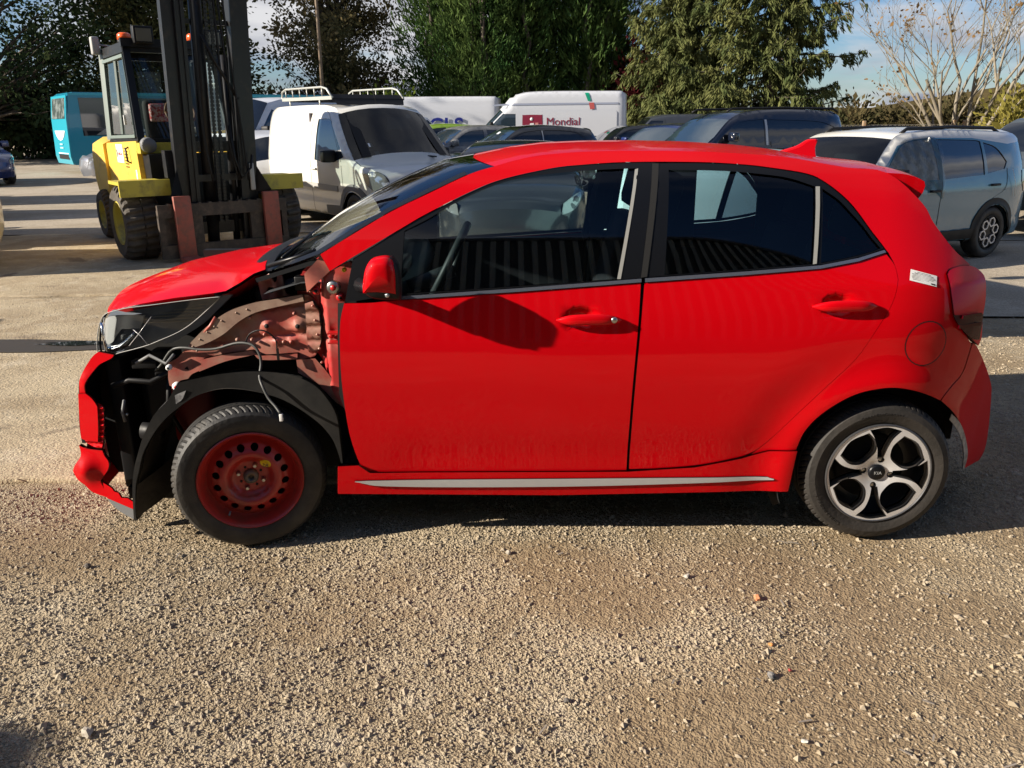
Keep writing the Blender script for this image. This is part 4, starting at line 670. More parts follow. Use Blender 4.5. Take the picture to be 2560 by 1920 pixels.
def vehicle(name,label,cat,loc,rot,sp,group=None,scale=1):
    group='vans parked in the yard' if cat=='van' else 'cars parked in the yard'
    W=sp['W']; paint=sp['paint']; zb=sp.get('zb',.22)
    root=empty(name,(loc[0],loc[1],loc[2] if len(loc)>2 else 0),R_(rot),label,cat,group,scale)
    prof=sp['prof']            # [(x,z,part,mat)] front-bottom .. rear-bottom ; part covers the stretch to the next point
    pts=[(p[0],p[1]) for p in prof]
    ins=curve(sp.get('ins',[(.2,.04),(.45,.0),(.8,.0),(1.0,.03),(1.25,.11),(1.5,.24)])); rad=sp.get('rad',.10)
    xf=pts[0][0]; xr=pts[-1][0]; pf=sp.get('pf',(.75,.22)); pr_=sp.get('pr',(.6,.12))
    arches=sp.get('arches',[])
    def fn(x,z):
        y=ins(z); d=seg_d(dense,x,z) if d_on[0] else 9
        if not inside(hull,x,z): d=0
        if d<rad: q=min(.96,1-d/rad); y+=rad*.75*(1-math.sqrt(1-q*q))
        if x<xf+pf[0]: y+=pf[1]*((xf+pf[0]-x)/pf[0])**2.2
        if x>xr-pr_[0]: y+=pr_[1]*((x-xr+pr_[0])/pr_[0])**2.2
        for ax,ar in arches:
            r=math.hypot(x-ax,z-ar*.92); y-=.022*math.exp(-((r-ar*1.02)/.05)**2)
        y+=.012*math.exp(-((z-.5)/.07)**2)
        return y
    d_on=[True]; dense=smooth_poly(pts,32,3,closed=False); hull=dense+[(xr,zb),(xf,zb)]
    bot=[]
    for ax,ar in sorted(arches,reverse=True):
        ra=ar*1.12; zc=ar*.95; a0=math.asin(max(-1,(zb-zc)/ra))
        bot+= [(ax+ra*math.cos(t),zc+ra*math.sin(t)) for t in np.linspace(a0,math.pi-a0,13)]
    poly=dense+[(xr-.05,zb)]+bot+[(xf+.05,zb)]
    # remove duplicates
    pp=[poly[0]]
    for p in poly[1:]:
        if (p[0]-pp[-1][0])**2+(p[1]-pp[-1][1])**2>1e-5: pp.append(p)
    ring=[p for d in (.25,.6) for p in resample(inset(pp,rad*d),.12)]
    Y=lambda x,z:fn(x,z)-W/2
    wins=sp.get('wins',[])
    step=sp.get('step',.11)
    for mir in (None,0.0):
        if sp.get('oneside') is not None and ((mir is None)!=(sp['oneside']<0)): pass
        body=panel('body_side',pp,Y,paint,root,holes=[w[0] for w in wins],step=step,flange=.02,sm=False,mirror=mir,extra=ring,eps=.006,two=sp.get('two'))
        for w in wins:
            g=panel('side_window',grow(smooth_poly(w[0]),.006),Y,w[1],root,step=.14,flange=0,sm=False,mirror=mir,off=.010)
        for key,pol_,mm,off in sp.get('trims',[]):
            panel(key,pol_,Y,mm,root,step=.12,flange=.012,mirror=mir,off=off)
        for lp in sp.get('lamps',[]):
            panel(lp[0],lp[1],Y,lp[2],root,step=.08,flange=.02,mirror=mir,off=-.006)
        if sp.get('gaps'):
            gm=MB()
            for a in sp['gaps']:
                q=resample(smooth_poly(a,60,closed=False),.08,closed=False)
                sgn=1 if mir is None else -1
                gm.grid([[(x-.005,sgn*(Y(x,z)-.002),z),(x+.005,sgn*(Y(x+.01,z)-.002),z)] for x,z in q])
            gm.build('shut_line',M_dark,root)
    # cross-car sheets
    crown=sp.get('crown',.03); n=len(prof); ny=10
    def nrm(i):
        a=Vector(pts[max(i-1,0)]); b=Vector(pts[min(i+1,n-1)]); d=(b-a).normalized(); return Vector((-d.y,d.x))
    i=0
    while i<n-1:
        j=i
        while j+1<n-1 and prof[j+1][2]==prof[i][2]: j+=1
        rows=[]
        for s in range(i,j+1):
            sub=6 if (Vector(pts[s])-Vector(pts[s+1])).length>.25 else 3
            p1=Vector(pts[s]); p2=Vector(pts[s+1])
            def isc(q):
                if q in (0,n-1): return True
                u=Vector(pts[q])-Vector(pts[q-1]); v=Vector(pts[q+1])-Vector(pts[q]); return u.angle(v)>R_(32)
            p0=p1*2-p2 if isc(s) else Vector(pts[s-1]); p3=p2*2-p1 if isc(s+1) else Vector(pts[s+2])
            for k in range(sub+(1 if s==j else 0)):
                t=k/sub; q=.5*((2*p1)+(p2-p0)*t+(2*p0-5*p1+4*p2-p3)*t*t+(3*p1-p0-3*p2+p3)*t**3); m_=nrm(s)*(1-t)+nrm(s+1)*t
                ye=max(.2,W/2-fn(q.x,q.y)-.0); row=[]
                for c in range(ny+1):
                    tt=math.sin((c/ny*2-1)*math.pi/2); kk=1-abs(tt)**2.4; cr=crown+(.10 if abs(m_.x)>.55 else .0)*1.0
                    row.append((q.x+m_.x*cr*kk,tt*ye,q.y+m_.y*cr*kk))
                rows.append(row)
        mb=MB(); mb.grid(rows); mb.build(prof[i][2],prof[i][3],root)
        i=j+1
    fl=MB(); fl.box((xf+.25,-W/2+.22,zb),(xr-.2,W/2-.22,zb+.12)); fl.build('underbody',M_dark,root)
    for ax,ar in arches:
        for sd in (-1,1):
            add_wheel(root,ax,sd*(W/2-.015),ar,ar*sp.get('rimf',.66),sp.get('rim','alloy'),sd,m=sp.get('rimm'),steer=0)
            wl=MB().lathe([(ar*1.1,.03),(ar*1.08,.3),(0,.3)],16,a0=R_(-15),a1=R_(195)); o=wl.build('wheel_housing',M_dark,root); o.location=(ax,sd*(W/2-.02),ar*.95); o.rotation_euler=(0,0,0 if sd<0 else math.pi)
    if 'mirror' in sp:
        mx,mz,mm=sp['mirror']
        for sd in (-1,1):
            b=MB(); b.box((-.06,-.11,-.085),(.07,.11,.085),ch=.035); b.beam((.0,-.13*1,-.05),(.0,-.05,-.04),.04); o=b.build('wing_mirror',mm,root); o.location=(mx,sd*(W/2+.10),mz); o.rotation_euler=(0,0,0 if sd>0 else math.pi)
    for hx,hz in sp.get('handles',[]):
        for sd in (-1,1):
            b=MB(); b.box((-.09,-.02,-.015),(.09,.02,.015),ch=.01); o=b.build('door_handle',sp.get('handm',paint),root); o.location=(hx,sd*(W/2-fn(hx,hz)+.015),hz)
    if 'rails' in sp:
        x0,x1,zr,yr,rm=sp['rails']
        for sd in (-1,1):
            MB().tube([(x0,sd*(yr+.01),zr-.05),(x0+.12,sd*yr,zr+.005),((x0+x1)/2,sd*yr,zr+.02),(x1-.12,sd*yr,zr),(x1,sd*(yr+.01),zr-.06)],.022,8).build('roof_rail',rm,root)
    root['_fn']=0; del root['_fn']
    return root,fn
def hatch(L=4.0,W=1.75,H=1.5,paint=M_red,glass=M_dglass,roofm=None,wheel=.31,win=True,**kw):
    """common five door shape scaled to length and height"""
    f=-L/2; r=L/2; b=H*.66; rm=roofm or paint
    prof=[(f+.06,.25,'front_bumper',paint),(f,.45,'front_bumper',paint),(f+.03,.62,'bonnet',paint),(f+.15,.74,'bonnet',paint),(f+.5,.88,'bonnet',paint),(f+.98,b-.02,'windscreen',kw.pop('screen',glass)),(f+1.68,H-.10,'roof',rm),(f+2.1,H-.015,'roof',rm),(f+2.7,H,'roof',rm),(r-.45,H-.07,'roof',rm),(r-.28,H-.14,'rear_window',glass),(r-.05,b,'tailgate',paint),(r,.75,'rear_bumper',paint),(r,.45,'rear_bumper',paint),(r-.08,.25,'rear_bumper',paint)]
    wf=[(f+1.22,b+.0),(f+1.75,H-.17),(f+2.15,H-.10),(f+2.30,H-.09),(f+2.28,b+.02)]
    wr=[(f+2.38,b+.02),(f+2.40,H-.09),(f+2.9,H-.105),(r-.72,H-.16),(r-.52,b+.20),(r-.50,b+.08),(r-1.0,b+.03)]
    lamps=[('headlamp',[(f+.02,.60),(f+.05,.72),(f+.30,.80),(f+.42,.82),(f+.25,.68)],M_lamp),('tail_lamp',[(r-.03,.72),(r-.16,.74),(r-.22,b-.06),(r-.10,b+.0),(r-.03,b-.1)],M_redlens)]
    d=dict(W=W,paint=paint,prof=prof,wins=[(wf,glass),(wr,glass)],lamps=lamps,arches=[(f+.83,wheel),(r-.62,wheel)],mirror=(f+1.35,b+.10,kw.pop('mirm',paint)),handles=[(f+2.1,b-.12),(f+2.95,b-.10)],
        gaps=[[(f+1.15,b-.03),(f+1.13,.6),(f+1.2,.3)],[(f+2.33,b),(f+2.31,.6),(f+2.30,.3)],[(r-.7,b),(r-.75,.75),(r-1.02,.5)]],
        ins=[(.2,.05),(.45,.0),(b*.85,.0),(b,.03),(b+(H-b)*.5,.10),(H,.26)],rad=.10)
    d.update(kw); return d
def van(L=5.4,W=2.0,H=2.5,paint=M_white,glass=M_dglass,nose=.95,hood=1.2,wheel=.34,**kw):
    f=-L/2; r=L/2
    prof=[(f+.05,.3,'front_bumper',paint),(f,.6,'front_bumper',paint),(f+.08,.95,'bonnet',paint),(f+.5,hood,'bonnet',paint),(f+nose,hood+.12,'windscreen',glass),(f+nose+.65,1.95 if H>2.2 else H-.12,'roof_front',paint),(f+nose+1.15,H-.10 if H>2.2 else H-.03,'roof',paint),(f+nose+1.9,H,'roof',paint),(r-.15,H,'roof',paint),(r-.02,H-.12,'rear_doors',paint),(r,1.2,'rear_doors',paint),(r,.4,'rear_doors',paint),(r-.04,.3,'rear_doors',paint)]
    top=min(H-.22,1.88)
    wf=[(f+nose+.12,hood+.12),(f+nose+.62,top-.02),(f+nose+.72,top),(f+nose+1.12,top),(f+nose+1.12,hood+.08),(f+nose+.3,hood+.06)]
    d=dict(W=W,paint=paint,prof=prof,wins=[(wf,glass)],lamps=[('headlamp',[(f+.03,.8),(f+.1,1.0),(f+.45,1.1),(f+.35,.9)],M_lamp)],arches=[(f+.95,wheel),(r-1.2,wheel)],rim='steel',
        gaps=[[(f+nose+1.2,top+.05),(f+nose+1.2,.4)]],ins=[(.3,.03),(.6,.0),(1.3,.02),(2.0,.06),(2.6,.14)] if H>2.2 else [(.3,.03),(.6,.0),(1.0,.01),(1.4,.05),(H,.17)],
        rad=.14,pf=(.9,.25),pr=(.4,.05),mirror=(f+nose+.25,hood+.28,M_black),step=.16)
    d.update(kw); return d
M_suv=mat('pale_steel_blue_paint',(.07,.19,.27),.25,.0,1.)
M_navy=mat('near_black_navy_paint',(.006,.009,.02),.2,.0,1.)
M_blk=mat('black_paint',(.006,.0065,.008),.2,0,1.)
M_blue=mat('dark_blue_paint',(.006,.018,.10),.22,.2,1.)
M_teal=mat('teal_bus_paint',(.0,.23,.36),.35,0,.4)
M_tealf=mat('bright_teal_paint',(.01,.34,.46),.35,0,.4)
M_silv=mat('silver_paint',(.30,.31,.34),.3,.5,.6)
M_grn=mat('lime_green_paint',(.22,.36,.02),.3,0,.7)
M_dgrey=mat('dark_grey_van_paint',(.045,.052,.065),.4,.2,.3)
M_cream=mat('cream_paint',(.72,.68,.56),.3,0,.6)
M_dgreen=mat('dark_grey_green_paint',(.045,.06,.065),.3,.3,.6)
# --- small white van
f0=-2.1
cprof=[(-2.03,.28,'front_bumper',M_grey),(-2.12,.42,'front_bumper',M_grey),(-2.10,.60,'bonnet',M_white),(-1.98,.82,'bonnet',M_white),(-1.72,.97,'bonnet',M_white),(-1.32,1.08,'windscreen',G_van),(-.66,1.72,'roof',M_white),(-.4,1.83,'roof',M_white),(.2,1.87,'roof',M_white),(1.9,1.86,'roof',M_white),(2.08,1.78,'rear_doors',M_white),(2.15,1.1,'rear_doors',M_white),(2.15,.5,'rear_doors',M_white),(2.1,.3,'rear_doors',M_white)]
csp=dict(W=1.79,paint=M_white,prof=cprof,wins=[([(-1.08,1.12),(-.60,1.60),(-.45,1.66),(-.12,1.66),(-.08,1.06),(-.62,1.03)],M_bglass)],
  arches=[(-1.32,.31),(1.34,.31)],rim='steel',rimf=.60,ins=[(.2,.04),(.5,.0),(1.0,.0),(1.3,.035),(1.6,.09),(1.9,.20)],rad=.09,crown=.02,
  lamps=[('headlamp',[(-2.07,.66),(-1.96,.86),(-1.80,.94),(-1.60,.90),(-1.68,.74),(-1.85,.66)],M_lamp)],
  trims=[('rubbing_strip',[(-.85,.62),(-.85,.70),(.75,.72),(.75,.64)],M_lgrey,-.012),('sill_cover',[(-.96,.27),(-.96,.42),(-.4,.40),(-.38,.27)],M_grey,-.008)],
  gaps=[[(-1.0,1.0),(-1.02,.6),(-.97,.28)],[(.05,1.76),(.08,1.2),(.06,.28)],[(-1.0,1.05),(-.9,1.2),(-.45,1.74),(.05,1.76)]],mirror=(-.80,1.13,M_black),handles=[(-.06,.93)],zb=.24,pf=(.8,.20),step=.09)
cv,cfn=vehicle('small_white_van','small cream white panel van with roof rack and grey bumper parked right of the forklift','van',(-2.60,10.8,0),127.4,csp)
def cpart(o): o.parent=cv; return o
for sd in (-1,1):
    for ax in (-1.32,1.34):
        Ya=lambda x,z:cfn(x,z)-1.79/2
        ring=[(ax+.37*math.cos(t),.29+.37*math.sin(t)) for t in np.linspace(R_(-8),R_(188),18)]+[(ax+.46*math.cos(t),.29+.46*math.sin(t)) for t in np.linspace(R_(188),R_(-8),18)]
        panel('arch_trim',ring,Ya,M_grey if ax<0 else M_lgrey,cv,step=.08,flange=.03,sm=False,off=-.012,mirror=None if sd<0 else 0.0)
for nm,m_,y0 in (('front_seat',M_seat,-.38),('front_seat',M_seat,.38)):
    s=MB(); s.box((-.45,y0-.22,.5),(.0,y0+.22,.75),ch=.04); s.box((-.08,y0-.22,.7),(.06,y0+.22,1.30),ch=.05); s.box((-.03,y0-.12,1.32),(.05,y0+.12,1.5),ch=.03); s.build(nm,m_,cv)
s=MB(); s.box((.15,-.8,.4),(.2,.8,1.75)); s.build('bulkhead',mat('dull_bulkhead',(.06,.05,.055),.7),cv)
s=MB(); s.box((-1.25,-.72,.8),(-.8,.72,1.02),ch=.05); s.build('dashboard',mat('olive_dash',(.06,.065,.055),.6),cv)
s=MB(); s.tube([(-.72+.05*math.cos(a)*1,.36+.17*math.cos(a),1.08+.13*math.sin(a)) for a in np.linspace(0,6.28,18)],.012,6); s.build('steering_wheel',M_black,cv)
s=MB(); s.grid([[(-1.36,-.70,1.075),(-1.36,.70,1.075)],[(-1.29,-.70,1.135),(-1.29,.70,1.135)]]); s.tube([(-1.42,-.5,1.10),(-1.30,.0,1.15),(-1.27,.5,1.14)],.012,6); s.build('screen_base_and_wiper',M_black,cv)
for a,b in (((-1.335,.60,1.095),(-.66,.52,1.725)),((-1.335,-.60,1.095),(-.66,-.52,1.725))):
    sg=1 if a[1]>0 else -1; MB().grid([[(a[0]-.045,a[1]-.02*sg,a[2]+.035),(a[0]-.03,a[1]+.12*sg,a[2]+.02)],[(b[0]-.045,b[1]-.02*sg,b[2]+.035),(b[0]-.03,b[1]+.11*sg,b[2]+.02)]]).build('screen_border',M_black,cv)
for (t,yy,s_) in ((.25,.50,.035),(.07,.46,.035),(.88,-.40,.04)):
    x=-1.32+.66*t-.05; z=1.08+.64*t+.045; MB().box((-.003,-s_,-s_),(.003,s_,s_),M=Matrix.Translation((x,yy,z))@Matrix.Rotation(R_(46),4,'Y')).build('screen_sticker',M_paper,cv)
s=MB(); s.box((-.62,-.52,1.50),(-.60,-.12,1.68)); s.build('sun_visor',M_lgrey,cv)
rk=MB()
for sd in (-1,1):
    y=.62*sd
    rk.tube([(-.30,y,1.96),(-.12,y,2.10),(.05,y,2.13),(1.45,y,2.14),(1.60,y,2.10),(1.62,y,2.0),(1.58,y,1.97)],.016,8); rk.beam((-.30,y,1.965),(1.6,y,1.98),.03,.05)
    for i in range(6): rk.tube([(.05+.28*i,y,1.98),(.05+.28*i,y,2.13)],.009,6)
    for x in (.15,1.3): rk.tube([(x,y,1.82),(x,y,1.97)],.014,6)
rk.build('roof_rack',mat('pale_rack_metal',(.42,.43,.40),.45,.4),cv)
rb=MB(); rb.beam((-.30,-.62,1.95),(-.30,.62,1.95),.02); rb.grid([[(-.42,-.55,1.86),(-.42,.60,1.86)],[(-.22,-.66,2.02),(-.22,.62,2.02)]])
for x in (.15,.7,1.3): rb.beam((x,-.62,1.95),(x,.62,1.95),.03)
rb.build('rack_deflector',M_black,cv)
MB().tube([(-.52,-.02,1.80),(-.38,-.0,2.22)],.005,5).build('aerial',M_black,cv)
MB().lathe([(0,0),(.075,0),(.078,.004)],20,Matrix.Translation((1.62,.88,.98))@Matrix.Rotation(math.pi,4,'Z')).build('fuel_flap',M_white,cv)
# --- blue grey SUV with a white roof
L=4.39; f=-2.2; r=2.19
sprof=[(f+.08,.28,'front_bumper',M_black),(f,.5,'front_bumper',M_suv),(f+.02,.85,'bonnet',M_suv),(f+.25,1.02,'bonnet',M_suv),(f+.95,1.10,'windscreen',G_van),(f+1.62,1.55,'roof',M_white),(f+2.1,1.63,'roof',M_white),(f+2.8,1.65,'roof',M_white),(r-.35,1.60,'roof',M_white),(r-.12,1.56,'rear_window',M_dglass),(r-.12,1.10,'tailgate',M_suv),(r,.75,'rear_bumper',M_suv),(r,.5,'rear_bumper',M_black),(r-.08,.28,'rear_bumper',M_black)]
ssp=dict(W=1.80,paint=M_suv,prof=sprof,wins=[([(-1.0,1.08),(-.52,1.46),(-.2,1.53),(.08,1.54),(.10,1.06)],mat('plastic_film_window',(.25,.27,.27),.35,noise=((.45,.46,.45),9,.45,.6))),([(.20,1.06),(.17,1.54),(.9,1.52),(1.05,1.5),(1.02,1.09)],M_dglass),([(1.08,1.10),(1.10,1.49),(1.35,1.42),(1.52,1.24),(1.45,1.15)],M_dglass)],
  arches=[(-1.38,.34),(1.29,.34)],rim='hex',ins=[(.2,.05),(.45,.0),(.9,.0),(1.08,.03),(1.3,.10),(1.6,.24)],rad=.09,
  two=([(-1.32,1.06),(-1.30,1.14),(-.70,1.62),(-.1,1.72),(.6,1.74),(1.6,1.72),(2.2,1.66),(2.2,1.50),(1.62,1.46),(.9,1.545),(.1,1.56),(-.25,1.545),(-.58,1.475),(-1.1,1.06)],M_white),
  trims=[('sill_cover',[(-.96,.29),(-.96,.42),(.86,.42),(.88,.29)],M_black,-.03)],
  lamps=[('tail_lamp',[(1.88,.98),(1.90,1.12),(2.04,1.14),(2.14,1.02),(2.12,.88),(1.98,.84)],M_dglass),('headlamp',[(-2.16,.75),(-2.14,.9),(-1.85,.98),(-1.9,.82)],M_lamp)],
  gaps=[[(.15,1.04),(.13,.7),(.15,.42)],[(1.5,1.16),(1.45,.9),(1.15,.75),(.95,.45)]],mirror=(-.85,1.14,M_black),handles=[(.0,.93),(1.22,.96)],handm=M_black,rails=(-.35,1.62,1.66,.56,M_black),zb=.26)
sv,sfn=vehicle('blue_grey_car','pale blue grey car with white roof, plastic sheet taped over its front side window','car',(4.6,8.2,-.20),28.5,ssp)
for ax in (-1.38,1.29):
    ring=[(ax+.38*math.cos(t),.33+.38*math.sin(t)) for t in np.linspace(R_(-12),R_(192),20)]+[(ax+.46*math.cos(t),.33+.46*math.sin(t)) for t in np.linspace(R_(192),R_(-12),20)]
    for mir in (None,0.0): panel('arch_trim',ring,lambda x,z:sfn(x,z)-.9,M_black,sv,step=.08,flange=.03,sm=False,off=-.012,mirror=mir)
panel('plastic_film',[(-1.0,1.06),(-.52,1.50),(-.2,1.57),(.10,1.58),(.24,1.50),(.20,1.2),(.18,.82),(.0,.92),(-.5,1.0)],lambda x,z:sfn(x,z)-.9+.006*math.sin(x*31+z*17)*math.cos(z*23),glass_mat('milky_film',(.80,.82,.82),1.35,.25),sv,step=.04,flange=0,off=-.012)
MB().tube([(1.55,-.90,1.15),(1.62,-.92,.98),(1.66,-.92,.80)],.004,4).build('hanging_string',M_paper,sv)
MB().beam((.04,-.70,1.56),(.02,-.70,1.50),.01,.03).build('tape_end',M_paper,sv)
bd=MB(); bd.box((-.9,-.62,.6),(-.6,.62,1.12),ch=.05); bd.box((-.2,-.6,.5),(0,-.15,1.35),ch=.06); bd.box((-.2,.15,.5),(0,.6,1.35),ch=.06); bd.box((1.2,-.7,.5),(1.25,.7,1.5)); bd.build('cabin_furniture',M_seat,sv)
# --- remaining parked vehicles
mp=hatch(4.35,1.8,1.80,M_navy,M_dglass,wheel=.32,screen=M_bglass,rails=(-.75,1.95,1.80,.60,M_black))
mp['prof']=[(-2.12,.25,'front_bumper',M_navy),(-2.17,.5,'bonnet',M_navy),(-2.05,.85,'bonnet',M_navy),(-1.35,1.12,'windscreen',M_bglass),(-.75,1.60,'roof',M_navy),(-.2,1.76,'roof',M_navy),(.7,1.80,'roof',M_navy),(1.75,1.74,'roof',M_navy),(2.02,1.66,'rear_window',M_dglass),(2.12,1.1,'tailgate',M_navy),(2.17,.7,'rear_bumper',M_navy),(2.1,.25,'rear_bumper',M_navy)]
mp['wins']=[([(-1.15,1.14),(-.62,1.52),(-.1,1.60),(.02,1.60),(.02,1.12)],M_dglass),([(.12,1.12),(.12,1.60),(1.3,1.56),(1.75,1.45),(1.72,1.14)],M_dglass)]
mp['ins']=[(.2,.05),(.45,0),(1.0,0),(1.15,.03),(1.45,.10),(1.8,.24)]
mp['trims']=[('pillar_strip',[(.04,1.12),(.04,1.60),(.09,1.60),(.09,1.12)],mat('bright_pillar',(.5,.5,.48),.3,.6),-.004)]
vehicle('people_carrier','near black tall car with roof rails behind the roof fin of the red car','car',(4.48,14.6,0),21,mp)
MBt=None
bh=hatch(3.95,1.74,1.50,M_blk,M_dglass,screen=M_bglass)
bh['trims']=[('pillar_strip',[(.335,1.0),(.34,1.40),(.365,1.40),(.36,1.0)],mat('bright_pillar',(.5,.5,.48)),-.004)]
b0,_=vehicle('black_hatchback','glossy black hatchback with a pale sticker high on its windscreen, behind the red roof','car',(-.07,17.4,0),22,bh)
MB().box((-.004,-.06,-.04),(.004,.06,.04),M=Matrix.Translation((-.62,-.42,1.36))@Matrix.Rotation(R_(58),4,'Y')).build('screen_sticker',M_paper,b0)
vehicle('grey_hatchback','dusty grey hatchback between the small white van and the black hatchback','car',(-1.5,20.5,0),28,hatch(4.1,1.75,1.50,mat('dusty_grey_paint',(.17,.17,.17),.35,.3,.5,noise=((.30,.29,.27),8,.45,.65)),M_bglass))
vehicle('lime_green_car','lime green car of which only the roof shows beside the white van screen','car',(-2.9,25.5,0),24,hatch(4.0,1.75,1.55,M_grn,M_dglass))
wc,_=vehicle('white_pickup_cab','small white cab behind the green car roof','van',(-4.3,31,0),200,van(4.4,1.8,1.92,M_whiteb,M_dglass,hood=1.05))
mo_,mfn=vehicle('tall_white_delivery_van','tall white delivery van with red parcel logo and Mondial lettering on its side','van',(.85,28.2,0),1.5,van(6.0,2.05,2.62,M_whiteb,M_bglass,nose=.98,hood=1.25,pr=(.3,.05)))
def onside(x,z,o=.012): return (x,mfn(x,z)-2.05/2-o,z)
panel('side_moulding',[(-1.7,2.12),(-1.3,2.22),(2.7,2.24),(2.7,2.18),(-1.2,2.16)],lambda x,z:mfn(x,z)-1.025,mat('blue_grey_line',(.30,.33,.42),.4),mo_,step=.2,flange=.01,off=-.012)
panel('pressed_panel',[(-.92,.6),(-.92,1.92),(-.86,1.96),(2.62,1.96),(2.66,1.92),(2.66,.6)],lambda x,z:mfn(x,z)-1.025,M_whiteb,mo_,step=.2,flange=.015,off=-.014,sm=False)
lg=panel('logo_plate',smooth_poly([(-.68,1.10),(-.68,1.78),(-.62,1.84),(-.05,1.84),(.02,1.78),(.02,1.10),(-.04,1.04),(-.62,1.04)],80),lambda x,z:mfn(x,z)-1.025,mat('wine_red_print',(.22,.015,.04),.4),mo_,step=.15,flange=.004,off=-.020,sm=False)
MB().lathe([(0,-.004),(.055,-.004),(.055,.0)],16,Matrix.Translation(onside(-.36,1.70,.024))).build('logo_head',M_paper,lg)
fb=MB(); fb.prism([(-.45,1.04),(-.45,1.45),(-.41,1.56),(-.28,1.57),(-.28,1.51),(-.35,1.49),(-.37,1.42),(-.37,1.04)],onside(.1,1.4,.028)[1],onside(.1,1.4,.02)[1]); fb.build('logo_figure',M_paper,lg)
fb=MB(); fb.prism([(-.23,1.48),(-.23,1.58),(-.12,1.58),(-.12,1.48)],onside(.3,1.5,.028)[1],onside(.3,1.5,.02)[1]); fb.build('logo_parcel',mat('dusky_pink_print',(.6,.25,.22),.5),lg)
for t,z in (('Mondial',1.60),('Relay',1.27)): text_obj('lettering',t,.38,frame(onside(.15,z,.022),(1,0,0),(0,.03,1)),MATS['wine_red_print'],mo_,extr=.003,align='LEFT')
panel('green_stripe',[(1.52,2.57),(1.66,2.57),(1.74,2.30),(1.63,2.29)],lambda x,z:mfn(x,z)-1.025,mat('green_print',(.0,.28,.16),.4),mo_,step=.1,flange=0,off=-.016,sm=False)
panel('red_stripe',[(1.66,2.24),(1.84,2.24),(1.87,2.03),(1.71,2.01)],lambda x,z:mfn(x,z)-1.025,mat('red_print',(.45,.09,.08),.4),mo_,step=.1,flange=0,off=-.020,sm=False)
gl,gfn=vehicle('white_box_van','high white van with blue GLS letters, partly hidden behind the small white van','van',(-4.4,37.5,0),2,van(7.2,2.2,2.75,M_whiteb,M_dglass,nose=.6))
text_obj('lettering','GLS',.95,frame((.35,-1.115,1.45),(1,0,0),(0,.03,1)),mat('blue_print',(.01,.02,.22),.4),gl,extr=.01,align='LEFT',bold=.02)
vehicle('dark_grey_van','dark grey panel van in front of the tall white delivery van','van',(6.1,31,0),4,van(5.0,1.95,1.83,M_dgrey,M_dglass,nose=.9,hood=1.0,rad=.12))
vehicle('black_estate_car','black car roof showing between the black hatchback and the blue car','car',(3.5,24,0),14,hatch(4.2,1.76,1.47,M_blk,M_dglass))
vehicle('navy_blue_car','dark blue car roof in front of the grey van, left of the people carrier','car',(4.1,20.5,0),38,hatch(4.0,1.75,1.50,M_blue,M_bglass))
vehicle('green_grey_car','dark green grey car at the right edge behind the blue grey car','car',(9.2,11.6,0),40,hatch(4.5,1.8,1.60,M_dgreen,M_dglass))
vehicle('white_panel_van','white van just left of the small white van, mostly hidden by the forklift mast','van',(-5.6,16.8,0),60,van(5.2,2.0,2.15,M_whiteb,M_dglass))
vehicle('white_saloon','white car with red rear lamp low behind the small white van','car',(-5.2,14.0,0),-60,hatch(4.1,1.75,1.45,M_whiteb,M_dglass))
vehicle('silver_hatchback','silver car nose beside the teal bus behind the forklift','car',(-10.9,22.6,0),35,hatch(4.1,1.75,1.52,M_silv,M_dglass))
vehicle('dark_blue_car','dark blue car front at the left edge of the yard','car',(-16.3,21.6,0),140,hatch(4.3,1.8,1.55,M_blue,M_dglass,mirm=M_blue))
vehicle('cream_car','cream car at the left edge, only its tail corner in view','car',(-8.55,6.55,0),2,hatch(4.2,1.8,1.50,M_cream,M_dglass))
vehicle('dark_estate_car','dark car beyond the left edge casting a pointed shadow on the slabs','car',(-7.9,2.15,0),183,hatch(4.3,1.8,1.50,M_dgreen,M_dglass))
vehicle('added_dark_van','unseen dark van added beyond the left edge to cast shadow beside the cream car','van',(-10.45,8.75,0),2,van(5.0,1.9,1.98,M_dgrey,M_dglass))  # unseen van, added and sized for the shadow it casts on the slabs
vehicle('added_shadow_van','unseen white van added beyond the left edge to cast shadow strips up the yard','van',(-14.4,15.2,0),2,van(5.0,1.95,2.3,M_white,M_dglass))  # unseen van, added to cast the pointed shadow strips up the yard
# vehicles glimpsed through the cabin of the red car
sr_,rfn=vehicle('pale_compact_car','pale car tail with oval chevron badge, seen through the red rear side window','car',(1.45,4.95,0),-94,van(4.1,1.75,1.34,mat('pale_cyan_white',(.50,.72,.76),.3,0,.6),M_dglass,nose=.9,hood=.95,wheel=.31))
lo=MB().lathe([(0,-.01),(.060,-.01),(.068,0)],24,Matrix.Translation((2.09,.10,1.06))@Matrix.Rotation(R_(90),4,'Z')@Matrix.Diagonal((.8,1,1.25,1))).build('oval_badge',M_black,sr_)
ch=MB()
for dz in (0,.035): ch.beam((2.105,.065,1.035+dz),(2.105,.10,1.065+dz),.006,.012); ch.beam((2.105,.135,1.035+dz),(2.105,.10,1.065+dz),.006,.012)
ch.build('chevron_mark',M_chrome,lo)
pl_=MB(); pl_.box((2.06,-.17,.80),(2.085,.37,.92)); pl_.build('number_plate',M_paper,sr_)
text_obj('plate_characters','AR D',.10,frame((2.088,.10,.86),(0,1,0),(0,0,1)),M_ink,sr_,extr=.002)
MB().box((2.04,-.6,1.03),(2.075,.6,1.10)).build('tailgate_strip',M_black,sr_)
vehicle('black_compact','black car beyond the left edge between the dark van and the white van','car',(-12.1,12.1,0),3,hatch(4.3,1.8,1.55,M_blk,M_dglass))
